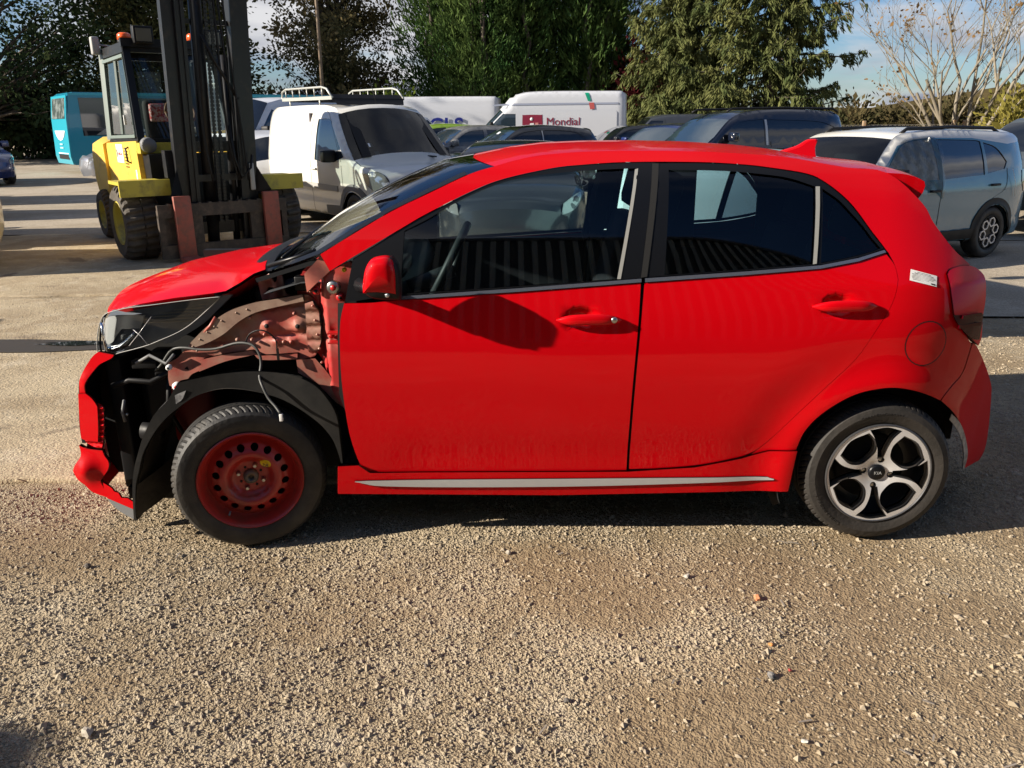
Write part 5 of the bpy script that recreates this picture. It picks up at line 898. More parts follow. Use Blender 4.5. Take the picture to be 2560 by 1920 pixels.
vehicle('dark_silver_car','dark car front with bright headlamp seen through the front side window of the red car','car',(-.15,8.3,0),88,hatch(4.0,1.75,1.32,mat('gunmetal_paint',(.06,.065,.07),.25,.4,.8),M_dglass))
# ================================================================ forklift
fk=empty('forklift',(-4.90,8.82,0),R_(127.4),'yellow diesel forklift with glazed cab, black mast and rusty red forks','forklift')
fk.scale=(.985,)*3
b=MB(); b.prism([(-.85,.55),(-.85,1.02),(-.80,1.42),(.80,1.38),(.86,1.32),(.86,.75),(.55,.55)],.52,.66); b.prism([(-.85,.55),(-.85,1.02),(-.80,1.42),(.80,1.38),(.86,1.32),(.86,.75),(.55,.55)],-.66,-.52); b.box((-.80,-.52,.55),(.86,.52,1.05)); b.box((-.86,-.66,1.30),(-.80,.66,1.42)); bo=b.build('side_panel',M_yellow,fk)
cwt=MB(); pr_=[(.87,.62),(.87,1.40),(1.15,1.46),(1.62,1.40),(1.78,1.22),(1.80,.85),(1.66,.60)]
rows=[]
for y,s in ((-.70,.90),(-.62,1.0),(0,1.02),(.62,1.0),(.70,.90)): rows.append([(.87+(x-.87)*s,y,1.0+(z-1.0)*s) for x,z in pr_+[pr_[0]]])
cwt.grid(rows); cwt.add(rows[0],[tuple(range(8))]); cwt.add(rows[-1],[tuple(range(8))]); cwt.build('counterweight',M_yellow,fk,auto=35)
lw=MB(); lw.box((.55,-.55,.42),(1.35,.55,.62),ch=.04); lw.prism([(-.6,.30),(.55,.30),(.85,.62),(.55,.95),(-.5,.95)],.45,.60); lw.prism([(-.6,.30),(.55,.30),(.85,.62),(.55,.95),(-.5,.95)],-.60,-.45); lw.build('chassis',M_yellowd,fk)
bl=MB(); bl.box((-1.15,-.60,.45),(-.84,.60,1.26)); bl.build('front_bulkhead',M_fkblack,fk)
yb=MB(); yb.box((-1.02,-.66,1.27),(-.84,.66,1.40)); yb.build('cab_crossbar',M_yellowd,fk)
for sd in (-1,1):
    m=MB(); m.box((-1.75,sd*1.0-.42 if sd>0 else -1.12,.93),(-1.15,sd*1.0+.12 if sd>0 else -.58,.97)); m.box((-1.78,min(sd*.56,sd*1.14),.80),(-1.74,max(sd*.56,sd*1.14),.99)); m.add([(-1.75,sd*1.12,.95),(-1.15,sd*1.12,.95),(-.86,sd*1.05,.80),(-.86,sd*.6,.80),(-1.15,sd*.6,.95),(-1.75,sd*.6,.95)],[(0,1,4,5),(1,2,3,4)])
    m.build('mudguard',M_yellowd,fk)
# wheels
def fkwheel(x,y,r,w,rm,sd):
    mb=MB(); n=26; seg=n*4; prof=[(r*.56,.03,0),(r*.60,.0,0),(r*.86,-.01,0),(r-.025,.015,1),(r,.05,1),(r,w*.5-.01,1),(r-.03,w*.5,0),(r,w*.5+.01,1),(r,w-.05,1),(r-.025,w-.015,1),(r*.86,w+.01,0),(r*.6,w,0),(r*.56,w-.03,0)]
    vs=[];fs=[];k=len(prof)
    for i in range(seg):
        t=2*math.pi*i/seg
        for a,yy,f in prof:
            g=.035 if (f and i%4 in (0,1)) else 0; tt=t+(.12*(yy/w) if f else 0); vs.append(((a-g)*math.cos(tt),yy,(a-g)*math.sin(tt)))
    for i in range(seg):
        j=(i+1)%seg
        for q in range(k-1): fs.append((i*k+q,j*k+q,j*k+q+1,i*k+q+1))
    mb.add(vs,fs,False); o=mb.build('wheel',M_rubd,fk); o.location=(x,y,r); o.rotation_euler=(0,0,math.pi if sd>0 else 0)
    MB().lathe([(0,.10),(.05,.08),(.08,.10),(r*.40,.12),(r*.47,.10),(r*.50,.03),(r*.57,.0),(r*.585,.02),(r*.56,w-.02)],30).build('rim',rm,o); return o
fkwheel(-1.30,1.10,.46,.40,M_yellowd,1); fkwheel(-1.30,-1.10,.46,.40,M_yellowd,-1)
fkwheel(1.12,.80,.36,.26,M_yellowd,1); fkwheel(1.12,-.80,.36,.26,M_yellowd,-1)
MB().tube([(-1.3,-.9,.46),(-1.3,.9,.46)],.10,10).build('front_axle',M_fkrust,fk)
# cab frame
T=2.56
c0=dict(fl=(-.88,.60,1.42),fr=(-.88,-.60,1.42),rl=(.62,.62,1.42),rr=(.62,-.62,1.42),Fl=(-.52,.54,T),Fr=(-.52,-.54,T),Rl=(.66,.56,T-.02),Rr=(.66,-.56,T-.02))
for a,b_ in (('fl','Fl'),('fr','Fr'),('rl','Rl'),('rr','Rr')): MB().beam(c0[a],c0[b_],.085,.085).build('cab_post',M_fkblack if a[0]=='f' else M_cabgreen,fk)
m=MB()
for a,b_ in (('Fl','Fr'),('Rl','Rr'),('Fl','Rl'),('Fr','Rr')): m.beam(c0[a],c0[b_],.10,.12)
m.add([c0['Fl'],c0['Fr'],c0['Rr'],c0['Rl']],[(0,1,2,3)],M=Matrix.Translation((0,0,.04))); 
m.beam((-.60,-.62,T+.05),(-.60,.62,T+.05),.07,.10); m.build('cab_roof',M_fkblack,fk)
m=MB()
for a,b_ in (('fl','fr'),('fl','rl'),('fr','rr'),('rl','rr')): m.beam(c0[a],c0[b_],.06,.06)
m.build('cab_sill',M_fkblack,fk)
dm=MB(); dm.beam((-.74,.615,1.47),(-.50,.575,2.48),.045,.03); dm.beam((.56,.64,1.47),(.58,.585,2.48),.05,.03); dm.beam((-.50,.575,2.46),(.58,.585,2.44),.05,.04); dm.beam((-.74,.615,1.48),(.56,.64,1.46),.05,.04); dm.build('door_frame',M_cabgreen,fk)
def pane(nm,q,m=None): return MB().add(q,[(0,1,2,3)]).build(nm,m or G_cab,fk)
G_cab=glass_mat('dusty_cab_glass',(.62,.68,.66),1.5,.02,1.2)
pane('side_pane',[(-.72,.60,1.50),(.54,.625,1.50),(.56,.57,2.42),(-.48,.56,2.44)]); pane('side_pane',[(-.72,-.60,1.50),(.54,-.625,1.50),(.56,-.57,2.42),(-.48,-.56,2.44)])
pane('front_pane',[(-.885,.56,1.45),(-.885,-.56,1.45),(-.53,-.50,2.50),(-.53,.50,2.50)]); pane('rear_pane',[(.63,.56,1.45),(.63,-.56,1.45),(.67,-.50,2.50),(.67,.50,2.50)])
MB().beam((-.06,.625,1.5),(-.02,.58,2.42),.03,.02).build('door_divider',M_cabgreen,fk); MB().box((-.40,.63,1.62),(-.38,.66,1.74),ch=.004).build('door_handle',M_paper,fk)
for y in (.38,-.42):
    o=MB().lathe([(0,-.06),(.06,-.06),(.085,-.04),(.09,.03),(.0,.03)],18,Matrix.Translation((.15 if y>0 else -.2,y,T+.17))@Matrix.Rotation(R_(-90),4,'X')).build('beacon',M_orange,fk)
    MB().lathe([(0,.03),(.09,.03),(.09,.075),(0,.075)],14,Matrix.Translation((.15 if y>0 else -.2,y,T+.17))@Matrix.Rotation(R_(-90),4,'X')).build('beacon_base',M_black,o)
for y in (.36,-.50):
    o=MB(); o.box((-.74,y-.12,T+.03),(-.62,y+.12,T+.24),ch=.015); o=o.build('work_lamp',M_black,fk); MB().box((-.75,y-.09,T+.06),(-.74,y+.09,T+.21)).build('lamp_glass',mat('dusty_lamp_glass',(.12,.11,.08),.3),o)
rl=MB(); rl.box((.50,.62,T-.03),(.62,.72,T+.20),ch=.02); rl.tube([(.62,.3,T+.08),(.56,.66,T+.10)],.015,6); rl.build('rear_lamp',M_lgrey,fk)
st=MB(); st.box((-.10,-.30,1.20),(.40,.24,1.42),ch=.05); st.box((.30,-.28,1.4),(.44,.22,1.95),ch=.06); st.build('driver_seat',M_seat,fk)
cl=MB(); cl.box((.22,-.24,1.66),(.31,.16,1.90),ch=.03); cl.build('chequered_cloth',mat('red_white_cloth',(.50,.08,.09),.8,noise=((.7,.5,.5),26,.48,.52)),fk)
wv=MB(); wv.tube([(-.46+.07*math.sin(a),-.05+.19*math.cos(a),1.78+.17*math.sin(a)) for a in np.linspace(0,6.28,20)],.018,6); wv.tube([(-.46,-.05,1.78),(-.66,-.05,1.45)],.03,6); wv.build('steering_wheel',mat('brown_grip',(.16,.08,.04),.6),fk)
# panel marks
sk=MB(); sk.box((-.10,.662,1.13),(.26,.666,1.37)); sk=sk.build('white_label',M_paper,fk)
text_obj('label_lettering','FastCar',.075,frame((.05,.669,1.25),(-1,0,0),(0,0,1)),mat('label_red',(.6,.06,.04),.5),sk,extr=.001)
MB().beam((.225,.668,1.30),(.205,.668,1.20),.004,.03).build('label_mark',M_ink,sk)
lv=MB()
for i in range(7): lv.box((-.34,.66,1.08+.04*i),(-.19,.672,1.09+.04*i))
lv.tube([(-.46,.66,1.14),(-.46,.70,1.16),(-.42,.70,1.32),(-.42,.66,1.34)],.012,6); lv.build('louvre_and_handle',M_fkblack,fk)
MB().box((-.72,.662,.90),(-.66,.666,1.06)).build('small_label',M_paper,fk)
# tilt spring, lamp
sp_=MB(); 
for i in range(9): sp_.tube([(-1.10+.004*i-.035*i,.34+.11*math.cos(a),1.12+.11*math.sin(a)) for a in np.linspace(0,6.28,14)],.013,5,cap=False)
sp_.tube([(-1.0,.34,1.12),(-1.62,.40,1.10)],.055,10); sp_.build('tilt_cylinder',M_fkrust,fk)
hl=MB(); hl.lathe([(0,-.03),(.09,-.03),(.10,.05),(.04,.08)],16,Matrix.Translation((-1.05,.56,1.37))@Matrix.Rotation(R_(-90),4,'Z')); hl.build('head_lamp',M_grey,fk)
bk=MB(); bk.box((-1.72,.40,1.0),(-1.58,.56,1.32)); bk.box((-1.76,.38,.98),(-1.70,.44,1.36)); bk.build('mast_bracket',M_fkblack,fk)
# mast
mm=MB()
for sd in (-1,1):
    y=sd*.42; mm.box((-1.78,min(y-.035,y+.035)-.02,.18),(-1.60,max(y-.035,y+.035)+.02,4.3)); mm.box((-1.62,y-.07 if sd>0 else y-.02,.18),(-1.59,y+.02 if sd>0 else y+.07,4.3))
    mm.box((-1.79,y-.075,.18),(-1.765,y+.075,4.3))
mm.box((-1.75,-.42,1.30),(-1.62,.42,1.42)); mm.box((-1.75,-.42,.30),(-1.62,.42,.45)); mm.box((-1.75,-.42,2.72),(-1.70,.42,2.77)); mm.build('outer_mast',M_fkblack,fk)
im=MB()
for sd in (-1,1):
    y=sd*.31; im.box((-1.84,y-.05,.14),(-1.68,y+.05,4.4)); im.box((-1.86,y-.02-.03*sd,.14),(-1.84,y+.02-.03*sd,4.4))
im.box((-1.82,-.28,.95),(-1.74,.28,1.03)); im.build('inner_mast',M_fkblack,fk)
cy=MB(); cy.tube([(-1.74,.10,.2),(-1.74,.10,4.3)],.075,14); cy.tube([(-1.72,-.20,.2),(-1.72,-.20,2.4)],.045,12); cy.build('lift_cylinder',M_fkblack,fk)
chn=MB()
for y in (-.03,.035):
    chn.box((-1.885,y-.014,.45),(-1.88,y+.014,4.3))
    for i in range(88): chn.box((-1.90,y-.020,.45+.044*i),(-1.878,y+.020,.45+.044*i+.030))
chn.build('lift_chain',M_fkblack,fk)
hz=MB()
for k,(y0,y1) in enumerate(((-.10,-.22),(-.15,-.30),(.2,.17),(-.05,-.12))):
    hz.tube(smooth_poly([(-1.86,y0,4.3),(-1.88,y0-.01,3.2),(-1.90,(y0+y1)/2,2.2),(-1.90,y1,1.5),(-1.92,y1-.03*k,.95)],170,4,closed=False),.014,6)
hz.tube([(-1.88,-.28,1.9),(-1.92,.0,2.35),(-1.9,.1,2.6)],.018,6); hz.tube([(-1.9,-.40,1.25),(-1.95,-.36,1.1),(-1.95,-.24,.98),(-1.92,-.18,1.2),(-1.9,-.14,1.6)],.016,6)
hz.build('hydraulic_hose',M_black,fk)
MB().box((-1.93,-.44,.82),(-1.90,-.38,1.15),ch=.01).build('hose_guard',M_lgrey,fk)
for o in list(fk.children):
    if o.name.split('.')[0] in ('outer_mast','inner_mast','lift_cylinder','lift_chain','hydraulic_hose'):
        for v in o.data.vertices: v.co.x-=(v.co.z-.3)*.115
# carriage and forks
cg=MB(); cg.box((-1.98,-.80,.55),(-1.90,.80,.70)); cg.box((-1.98,-.80,.06),(-1.90,.80,.22))
for i in range(12): cg.box((-1.985,-.70+.122*i,.68),(-1.90,-.66+.122*i,.712))
for y in (-.42,.34): cg.box((-1.96,y-.06,.2),(-1.88,y+.10,.58))
for y in (-.80,.73): cg.box((-1.97,y,.2),(-1.90,y+.07,.58))
cg.box((-1.93,.30,.2),(-1.90,.78,.58)); cg.box((-1.93,-.78,.2),(-1.90,-.5,.58))
cg.build('fork_carriage',M_fkrust,fk)
for sd in (-1,1):
    pl=MB(); pl.add([(-1.86,sd*.46,.80),(-1.86,sd*.46,1.18),(-1.98,sd*.62,.82),(-1.80,sd*.40,.80),(-1.80,sd*.40,1.2),(-1.95,sd*.60,.80)],[(0,1,2),(3,4,5),(0,1,4,3),(1,2,5,4)]); pl.build('gusset_plate',M_fkblack,fk)
for y in (.52,-.58):
    f_=MB(); f_.box((-2.05,y-.10,.03),(-1.985,y+.10,.80),ch=.008); f_.add([(-2.05,y-.10,.02),(-2.05,y+.10,.02),(-3.15,y+.085,.02),(-3.15,y-.085,.02),(-2.05,y-.10,.085),(-2.05,y+.10,.085),(-3.15,y+.085,.04),(-3.15,y-.085,.04)],[(0,1,2,3),(4,7,6,5),(0,4,5,1),(1,5,6,2),(2,6,7,3),(3,7,4,0)]); f_.build('fork',M_fkred,fk)
# ================================================================ bus
bu=empty('teal_bus',(-12.1,30.1,0),R_(39.3),'teal coach with large dark side windows parked under the trees behind the forklift','bus'); 
BW=1.18
bb=MB(); bb.prism([(-5.0,.32),(-5.05,.6),(-5.0,1.9),(-4.9,2.6),(-4.75,2.70),(5.0,2.72),(5.1,2.5),(5.1,.32)],-BW,BW); bb.build('body',M_teal,bu)
MB().prism([(-5.06,.34),(-5.11,.6),(-5.06,1.9),(-4.96,2.60),(-4.93,2.60),(-5.0,1.9),(-5.03,.6),(-5.0,.34)],-BW+.02,BW-.02).build('end_panel',M_tealf,bu)
MB().prism([(-5.085,1.85),(-4.975,2.52),(-4.955,2.52),(-5.0,1.85)],-BW+.18,BW-.22).build('end_window',mat('bus_end_glass',(.10,.13,.13),.1,0,.8,noise=((.35,.40,.40),3,.45,.6)),bu)
MB().box((-4.6,-BW-.012,1.28),(-.6,-BW+.01,2.52)).build('side_window',M_dglass,bu)
for x0 in (-.5,1.3,3.1): MB().box((x0,-BW-.012,1.28),(x0+1.7,-BW+.01,2.52)).build('side_window',M_dglass,bu)
MB().box((-4.9,-BW-.015,2.60),(5.0,-BW+.0,2.68)).build('roof_stripe',M_tealf,bu)
MB().prism([(-.85*1,1.45),(.7,1.45),(.55,1.28),(.3,1.16),(0,1.12),(-.3,1.16),(-.6,1.28)],-5.105,-5.085,axis='x').build('white_crescent',M_paper,bu)
for y,z,w in ((-.05,1.0,.42),(-.05,.88,.5)): MB().box((-5.12,y-w/2,z-.025),(-5.11,y+w/2,z+.025)).build('faded_print',mat('pale_teal_print',(.35,.6,.65),.5),bu)
MB().box((-5.11,-.9,.5),(-5.10,.6,.66)).build('number_plate',M_black,bu); MB().box((-5.11,-.9,.68),(-5.10,.6,.71)).build('bumper_line',M_paper,bu)
MB().prism([(-4.2,1.3),(-3.7,1.62),(-3.2,1.8),(-2.0,1.78),(-1.2,1.62),(-.9,1.3)],-BW-.016,-BW-.014).build('pale_window_screen',mat('pale_print_screen',(.16,.18,.17),.4,noise=((.30,.32,.31),2,.45,.6)),bu)
for x in (-3.2,3.2):
    for sd in (-1,1): add_wheel(bu,x,sd*(BW-.02),.45,.27,'steel',sd,.3)
# ================================================================ ground and surroundings
def ground_mat(name,base,dark,light,psc,bump,stain=None,grain=90,soil=None):
    m=bpy.data.materials.new(name); m.use_nodes=True; nt=m.node_tree; N=nt.nodes; L=nt.links; b=N['Principled BSDF']; b.inputs['Roughness'].default_value=.92; b.inputs['Specular IOR Level'].default_value=.2
    tc=N.new('ShaderNodeTexCoord')
    def noise(s,d=6,r=.6,dist=0):
        n=N.new('ShaderNodeTexNoise'); n.inputs['Scale'].default_value=s; n.inputs['Detail'].default_value=d; n.inputs['Roughness'].default_value=r; n.inputs['Distortion'].default_value=dist; L.new(tc.outputs['Object'],n.inputs['Vector']); return n
    def ramp(src,a,bb,ca,cb):
        r=N.new('ShaderNodeValToRGB'); r.color_ramp.elements[0].position=a; r.color_ramp.elements[1].position=bb; r.color_ramp.elements[0].color=(*ca,1); r.color_ramp.elements[1].color=(*cb,1); L.new(src,r.inputs[0]); return r
    def mix(f,A,B,t='MIX'):
        x=N.new('ShaderNodeMix'); x.data_type='RGBA'; x.blend_type=t; 
        if isinstance(f,float): x.inputs['Factor'].default_value=f
        else: L.new(f,x.inputs['Factor'])
        L.new(A,x.inputs['A']); L.new(B,x.inputs['B']); return x.outputs['Result']
    n1=noise(psc,8,.66,.8); c1=ramp(n1.outputs['Fac'],.42,.58,dark,base)
    n2=noise(psc*5,8,.7); c2=ramp(n2.outputs['Fac'],.5,.72,(0,0,0),(1,1,1)); lc=N.new('ShaderNodeRGB'); lc.outputs[0].default_value=(*light,1)
    col=mix(c2.outputs[0],c1.outputs[0],lc.outputs[0])
    n3=noise(grain*1.6,3,.7); c3=ramp(n3.outputs['Fac'],.35,.65,(.62,.62,.62),(1.25,1.25,1.25)); col=mix(1.,col,c3.outputs[0],'MULTIPLY')
    if stain:
        n4=noise(stain[1],6,.6,.8); c4=ramp(n4.outputs['Fac'],stain[2],stain[2]+.06,(0,0,0),(1,1,1)); sc=N.new('ShaderNodeRGB'); sc.outputs[0].default_value=(*stain[0],1); col=mix(c4.outputs[0],col,sc.outputs[0])
    if soil:
        at=N.new('ShaderNodeAttribute'); at.attribute_name='dirt'; n7=noise(22,6,.7); s7=ramp(n7.outputs['Fac'],.3,.7,soil[0],soil[1]); col=mix(at.outputs['Fac'],col,s7.outputs[0])
    L.new(col,b.inputs['Base Color'])
    v=N.new('ShaderNodeTexVoronoi'); v.inputs['Scale'].default_value=grain; dn=noise(30,3,.6); dv=N.new('ShaderNodeVectorMath'); dv.operation='MULTIPLY_ADD'; dv.inputs[1].default_value=(.035,.035,.035); L.new(dn.outputs['Color'],dv.inputs[0]); L.new(tc.outputs['Object'],dv.inputs[2]); L.new(dv.outputs[0],v.inputs['Vector'])
    n5=noise(grain*.35,5,.6); ad=N.new('ShaderNodeMath'); ad.operation='MULTIPLY_ADD'; L.new(n5.outputs['Fac'],ad.inputs[0]); ad.inputs[1].default_value=2.6; L.new(v.outputs['Distance'],ad.inputs[2])
    bp=N.new('ShaderNodeBump'); bp.inputs['Strength'].default_value=bump; bp.inputs['Distance'].default_value=.012
    if soil:
        ms=N.new('ShaderNodeMath'); ms.operation='MULTIPLY_ADD'; ms.inputs[1].default_value=-.45*bump; ms.inputs[2].default_value=bump; L.new(at.outputs['Fac'],ms.inputs[0]); L.new(ms.outputs[0],bp.inputs['Strength'])
    if True:
        L.new(ad.outputs[0],bp.inputs['Height']); L.new(bp.outputs[0],b.inputs['Normal'])
    return m
G_grav=ground_mat('gravel_dirt',(.47,.38,.255),(.34,.265,.17),(.56,.48,.35),1.3,1.,grain=105,soil=((.19,.135,.078),(.31,.235,.145)))
G_slab=ground_mat('old_concrete',(.46,.375,.25),(.34,.265,.17),(.52,.44,.32),.8,.35,stain=((.20,.155,.11),1.1,.60),grain=70)
G_yard=ground_mat('pale_worn_yard',(.42,.36,.28),(.32,.27,.20),(.48,.42,.33),.25,.3,grain=40)
def dip(x,y): return -.21*sst(1.8,4.2,x)*sst(2.6,5.2,y)*(1-sst(10,15,y))
_g=np.random.default_rng(77); _W=[(a*math.cos(t),a*math.sin(t),p,1/a**.9) for a,t,p in zip(np.exp(_g.uniform(math.log(2.5),math.log(42),46)),_g.uniform(0,6.283,46),_g.uniform(0,6.283,46))]
def fbm(X,Y):
    r=0*X
    for a,b,p,w in _W: r=r+w*np.sin(a*X+b*Y+p+.8*np.sin(b*.6*X-a*.5*Y+p*2))
    return r
def relief(X,Y): return .006*np.sin(X*1.9+Y*.7)+.005*np.sin(Y*2.7-X*1.1)+.0045*fbm(X,Y)
DIRT=[(-1.458, -0.855, 0.2, 0.9), (0.043, -0.15, 0.26, 0.8), (0.141, -0.48, 0.2, 0.7), (-0.935, -0.466, 0.2, 0.7), (0.841, -0.094, 0.45, 0.5), (0.919, -0.881, 0.42, 0.5), (0.281, -1.058, 0.32, 0.6), (1.375, -0.549, 0.3, 0.4), (-2.1, -0.014, 0.22, 0.8), (-0.723, -0.236, 0.16, 0.6), (-1.14, -0.198, 0.12, 0.7), (-0.301, -0.242, 0.15, -0.8), (0.672, -0.615, 0.16, -0.8), (-0.484, -0.866, 0.45, -0.7), (-1.345, -0.377, 0.2, -0.5), (0.041, -0.986, 0.2, -0.6), (1.286, -0.265, 0.15, -0.4)]
def dirt(X,Y):
    d=.18*(X>-9)+.22/(1+np.exp(-(X-.45)*4))
    for x,y,r,k in DIRT: d=d+k*np.exp(-(((X-x)**2+((Y-y)*1.25)**2)/(r*r))**1.5)
    n=fbm(X*1.7+3,Y*1.9-2)*.28+fbm(X*.8-5,Y*.9+4)*.20
    return 1/(1+np.exp(-(d+n-.46)*6))
def uneven(x,y): return dip(x,y)+float(relief(np.float64(x),np.float64(y)))
def sheet(name,m,xs,ys,fz,kind='structure'):
    mb=MB(); mb.grid([[(x,y,fz(x,y)) for x in xs] for y in ys]); return tag(mb.build(name,m),kind=kind)
far=[-900,-400,-150,-60,-30,-15,-8]
xs=far+list(np.linspace(-5,-2.9,14))+list(np.linspace(-2.8,3.2,170))+list(np.linspace(3.3,6,18))+[9,15,30,60,150,400,900]; ys=[-300,-60,-20,-8]+list(np.linspace(-4,-1.9,14))+list(np.linspace(-1.8,2.2,115))+list(np.linspace(2.3,6,24))+[8,10,11,12,13,14,15,20,32,50,80,150,300,700,1400]
gr_=sheet('ground',G_grav,xs,ys,lambda x,y:(uneven(x,y) if (-5<=x<=6 and -4<=y<=6) else dip(x,y))-.004)
_co=np.empty(len(gr_.data.vertices)*3,np.float32); gr_.data.vertices.foreach_get('co',_co); _co=_co.reshape(-1,3).astype(float)
_at=gr_.data.attributes.new('dirt','FLOAT','POINT'); _at.data.foreach_set('value',dirt(_co[:,0],_co[:,1]).astype(np.float32))
def edge(y,a,k): return lambda x:y+a*math.sin(x*2.3+k)+a*.6*math.sin(x*7.1+k*2)+a*.35*math.sin(x*17+k)
def slab(x0,x1,ya,yb,z,m=G_slab):
    xs=np.linspace(x0,x1,int((x1-x0)/.12)); mb=MB(); rows=[]
    for t,dz in ((0,-.02),(0.0,0),(.02,.0),(.25,.003),(.5,.0),(.75,.003),(.98,.0),(1.,.0),(1.,-.02)): rows.append([(x,ya(x)+(yb(x)-ya(x))*t,z+dz) for x in xs])
    mb.grid(rows); return tag(mb.build('concrete_slab',m),kind='structure')
slab(-15,-.9,edge(.60,.02,0),edge(2.93,.02,1),.018)
slab(-15,-.4,edge(3.02,.03,2),edge(4.86,.03,3),.016)
slab(-16,.6,edge(4.93,.03,4),edge(9.6,.10,5),.014)
sheet('yard_surface',G_yard,[-120,-40,-16,0,1.8,2.4,3,3.6,4.2,20,60,160],[9.7,10.5,11.2,12,13,14,15,16,24,36,60],lambda x,y:.006+dip(x,y))
sheet('yard_surface',G_yard,list(np.linspace(2.6,24,20)),list(np.linspace(4.4,9.6,8)),lambda x,y:.010+dip(x,y))
# dark joint filling and puddle
mb=MB(); mb.grid([[(x,2.90+.02*math.sin(x*5),.006) for x in np.linspace(-15,-.9,60)],[(x,3.05+.02*math.sin(x*4),.006) for x in np.linspace(-15,-.9,60)]]); tag(mb.build('slab_joint',mat('dark_joint_soil',(.035,.028,.02),.95)),kind='structure')
def blob(cx,cy,rx,ry,z,n=40,k=0): return [(cx+rx*math.cos(t)*(1+.25*math.sin(3*t+k)+.15*math.sin(7*t+k)),cy+ry*math.sin(t)*(1+.2*math.sin(4*t+k)),z) for t in np.linspace(0,2*math.pi,n,endpoint=False)]
wet=mat('wet_dark_soil',(.05,.04,.028),.5)
p=blob(-3.9,3.02,1.5,.16,.0235,k=1); mb=MB(); mb.add(p,[tuple(range(len(p)))]); tag(mb.build('wet_patch',wet),kind='structure')
p=blob(-3.45,3.06,.32,.055,.028,k=2); mb=MB(); mb.add(p,[tuple(range(len(p)))]); tag(mb.build('puddle',mat('puddle_water',(.02,.025,.03),.02,0,1.)),kind='structure')
# stones
def stones(name,N,xr,yr,s0,s1,m,dens=None,z0=-.002,seed=1,flat=.7,sub=False):
    g=np.random.default_rng(seed); X=g.uniform(*xr,N*3); Y=g.uniform(*yr,N*3)
    if dens is not None:
        k=g.random(N*3)<dens(X,Y); X=X[k]; Y=Y[k]
    X=X[:N]; Y=Y[:N]; n=len(X)
    base=np.array([(1,0,0),(-1,0,0),(0,1,0),(0,-1,0),(0,0,1),(.55,.55,-.3)],float); F=np.array([(0,2,4),(2,1,4),(1,3,4),(3,0,4),(0,5,2),(2,5,1),(1,5,3),(3,5,0)])
    S_=np.exp(g.normal(0,.38,n))*(s0+s1)/2; S_=np.clip(S_,s0*.6,s1*1.6)
    V=base[None]*(1+g.normal(0,.22,(n,6,3))) ; V[:,:,2]+=g.normal(0,.12,(n,6)); V=V*S_[:,None,None]*np.stack([g.uniform(.75,1.25,n),g.uniform(.6,1.,n),g.uniform(flat*.7,flat*1.2,n)],1)[:,None,:]
    a=g.uniform(0,6.28,n); c,s=np.cos(a)[:,None],np.sin(a)[:,None]; x=V[:,:,0]*c-V[:,:,1]*s; y=V[:,:,0]*s+V[:,:,1]*c
    Z=relief(X,Y)+z0 if z0<.01 else 0*X+z0
    Z=Z+(np.array([dip(a,b) for a,b in zip(X,Y)]) if X.max()>4 else 0)
    P=np.stack([x+X[:,None],y+Y[:,None],V[:,:,2]+Z[:,None]],2).reshape(-1,3); T=(F[None]+6*np.arange(n)[:,None,None]).reshape(-1,3)
    return np_mesh(name,P,T,m,smooth=False)
def np_mesh(name,P,T,m,parent=None,smooth=False,kind='stuff'):
    me=bpy.data.meshes.new(name); k=T.shape[1]; me.vertices.add(len(P)); me.vertices.foreach_set('co',P.astype(np.float32).ravel()); me.loops.add(len(T)*k); me.loops.foreach_set('vertex_index',T.astype(np.int32).ravel())
    me.polygons.add(len(T)); me.polygons.foreach_set('loop_start',np.arange(0,len(T)*k,k,dtype=np.int32)); me.update(calc_edges=True)
    me.polygons.foreach_set('use_smooth',[smooth]*len(T)); o=link(name,me,m,parent)
    if kind: o['kind']=kind
    return o
def stone_mat(name,cols):
    m=bpy.data.materials.new(name); m.use_nodes=True; nt=m.node_tree; N=nt.nodes; L=nt.links; b=N['Principled BSDF']; b.inputs['Roughness'].default_value=.85
    g=N.new('ShaderNodeNewGeometry'); r=N.new('ShaderNodeValToRGB'); r.color_ramp.interpolation='CONSTANT'; e=r.color_ramp.elements
    for i,c in enumerate(cols):
        q=e[i] if i<2 else e.new(0); q.position=i/len(cols); q.color=(*c,1)
    L.new(g.outputs['Random Per Island'],r.inputs[0]); L.new(r.outputs[0],b.inputs['Base Color']); return m
SM=stone_mat('gravel_stones',[(.34,.28,.20),(.40,.33,.24),(.28,.22,.15),(.33,.29,.23),(.46,.40,.30),(.22,.19,.15),(.36,.29,.19),(.18,.14,.10)])
def dens(X,Y):
    return np.where((Y>.55)&(X<-.9),.0,np.clip(1.08-.85*dirt(X,Y),.10,1))
stones('gravel',60000,(-2.6,2.9),(-1.75,2.2),.0028,.0062,SM,dens,seed=3)
stones('gravel',3500,(-2.6,3.2),(-1.75,2.6),.005,.010,SM,dens,seed=5,z0=-.003)
stones('gravel',12000,(2.0,6.5),(-.5,5),.004,.010,SM,None,seed=8)
stones('slab_grit',3500,(-6,-1.4),(.6,5),.003,.009,stone_mat('grit_stones',[(.30,.24,.17),(.42,.36,.27),(.2,.16,.12)]),None,z0=.018,seed=9,flat=.4)
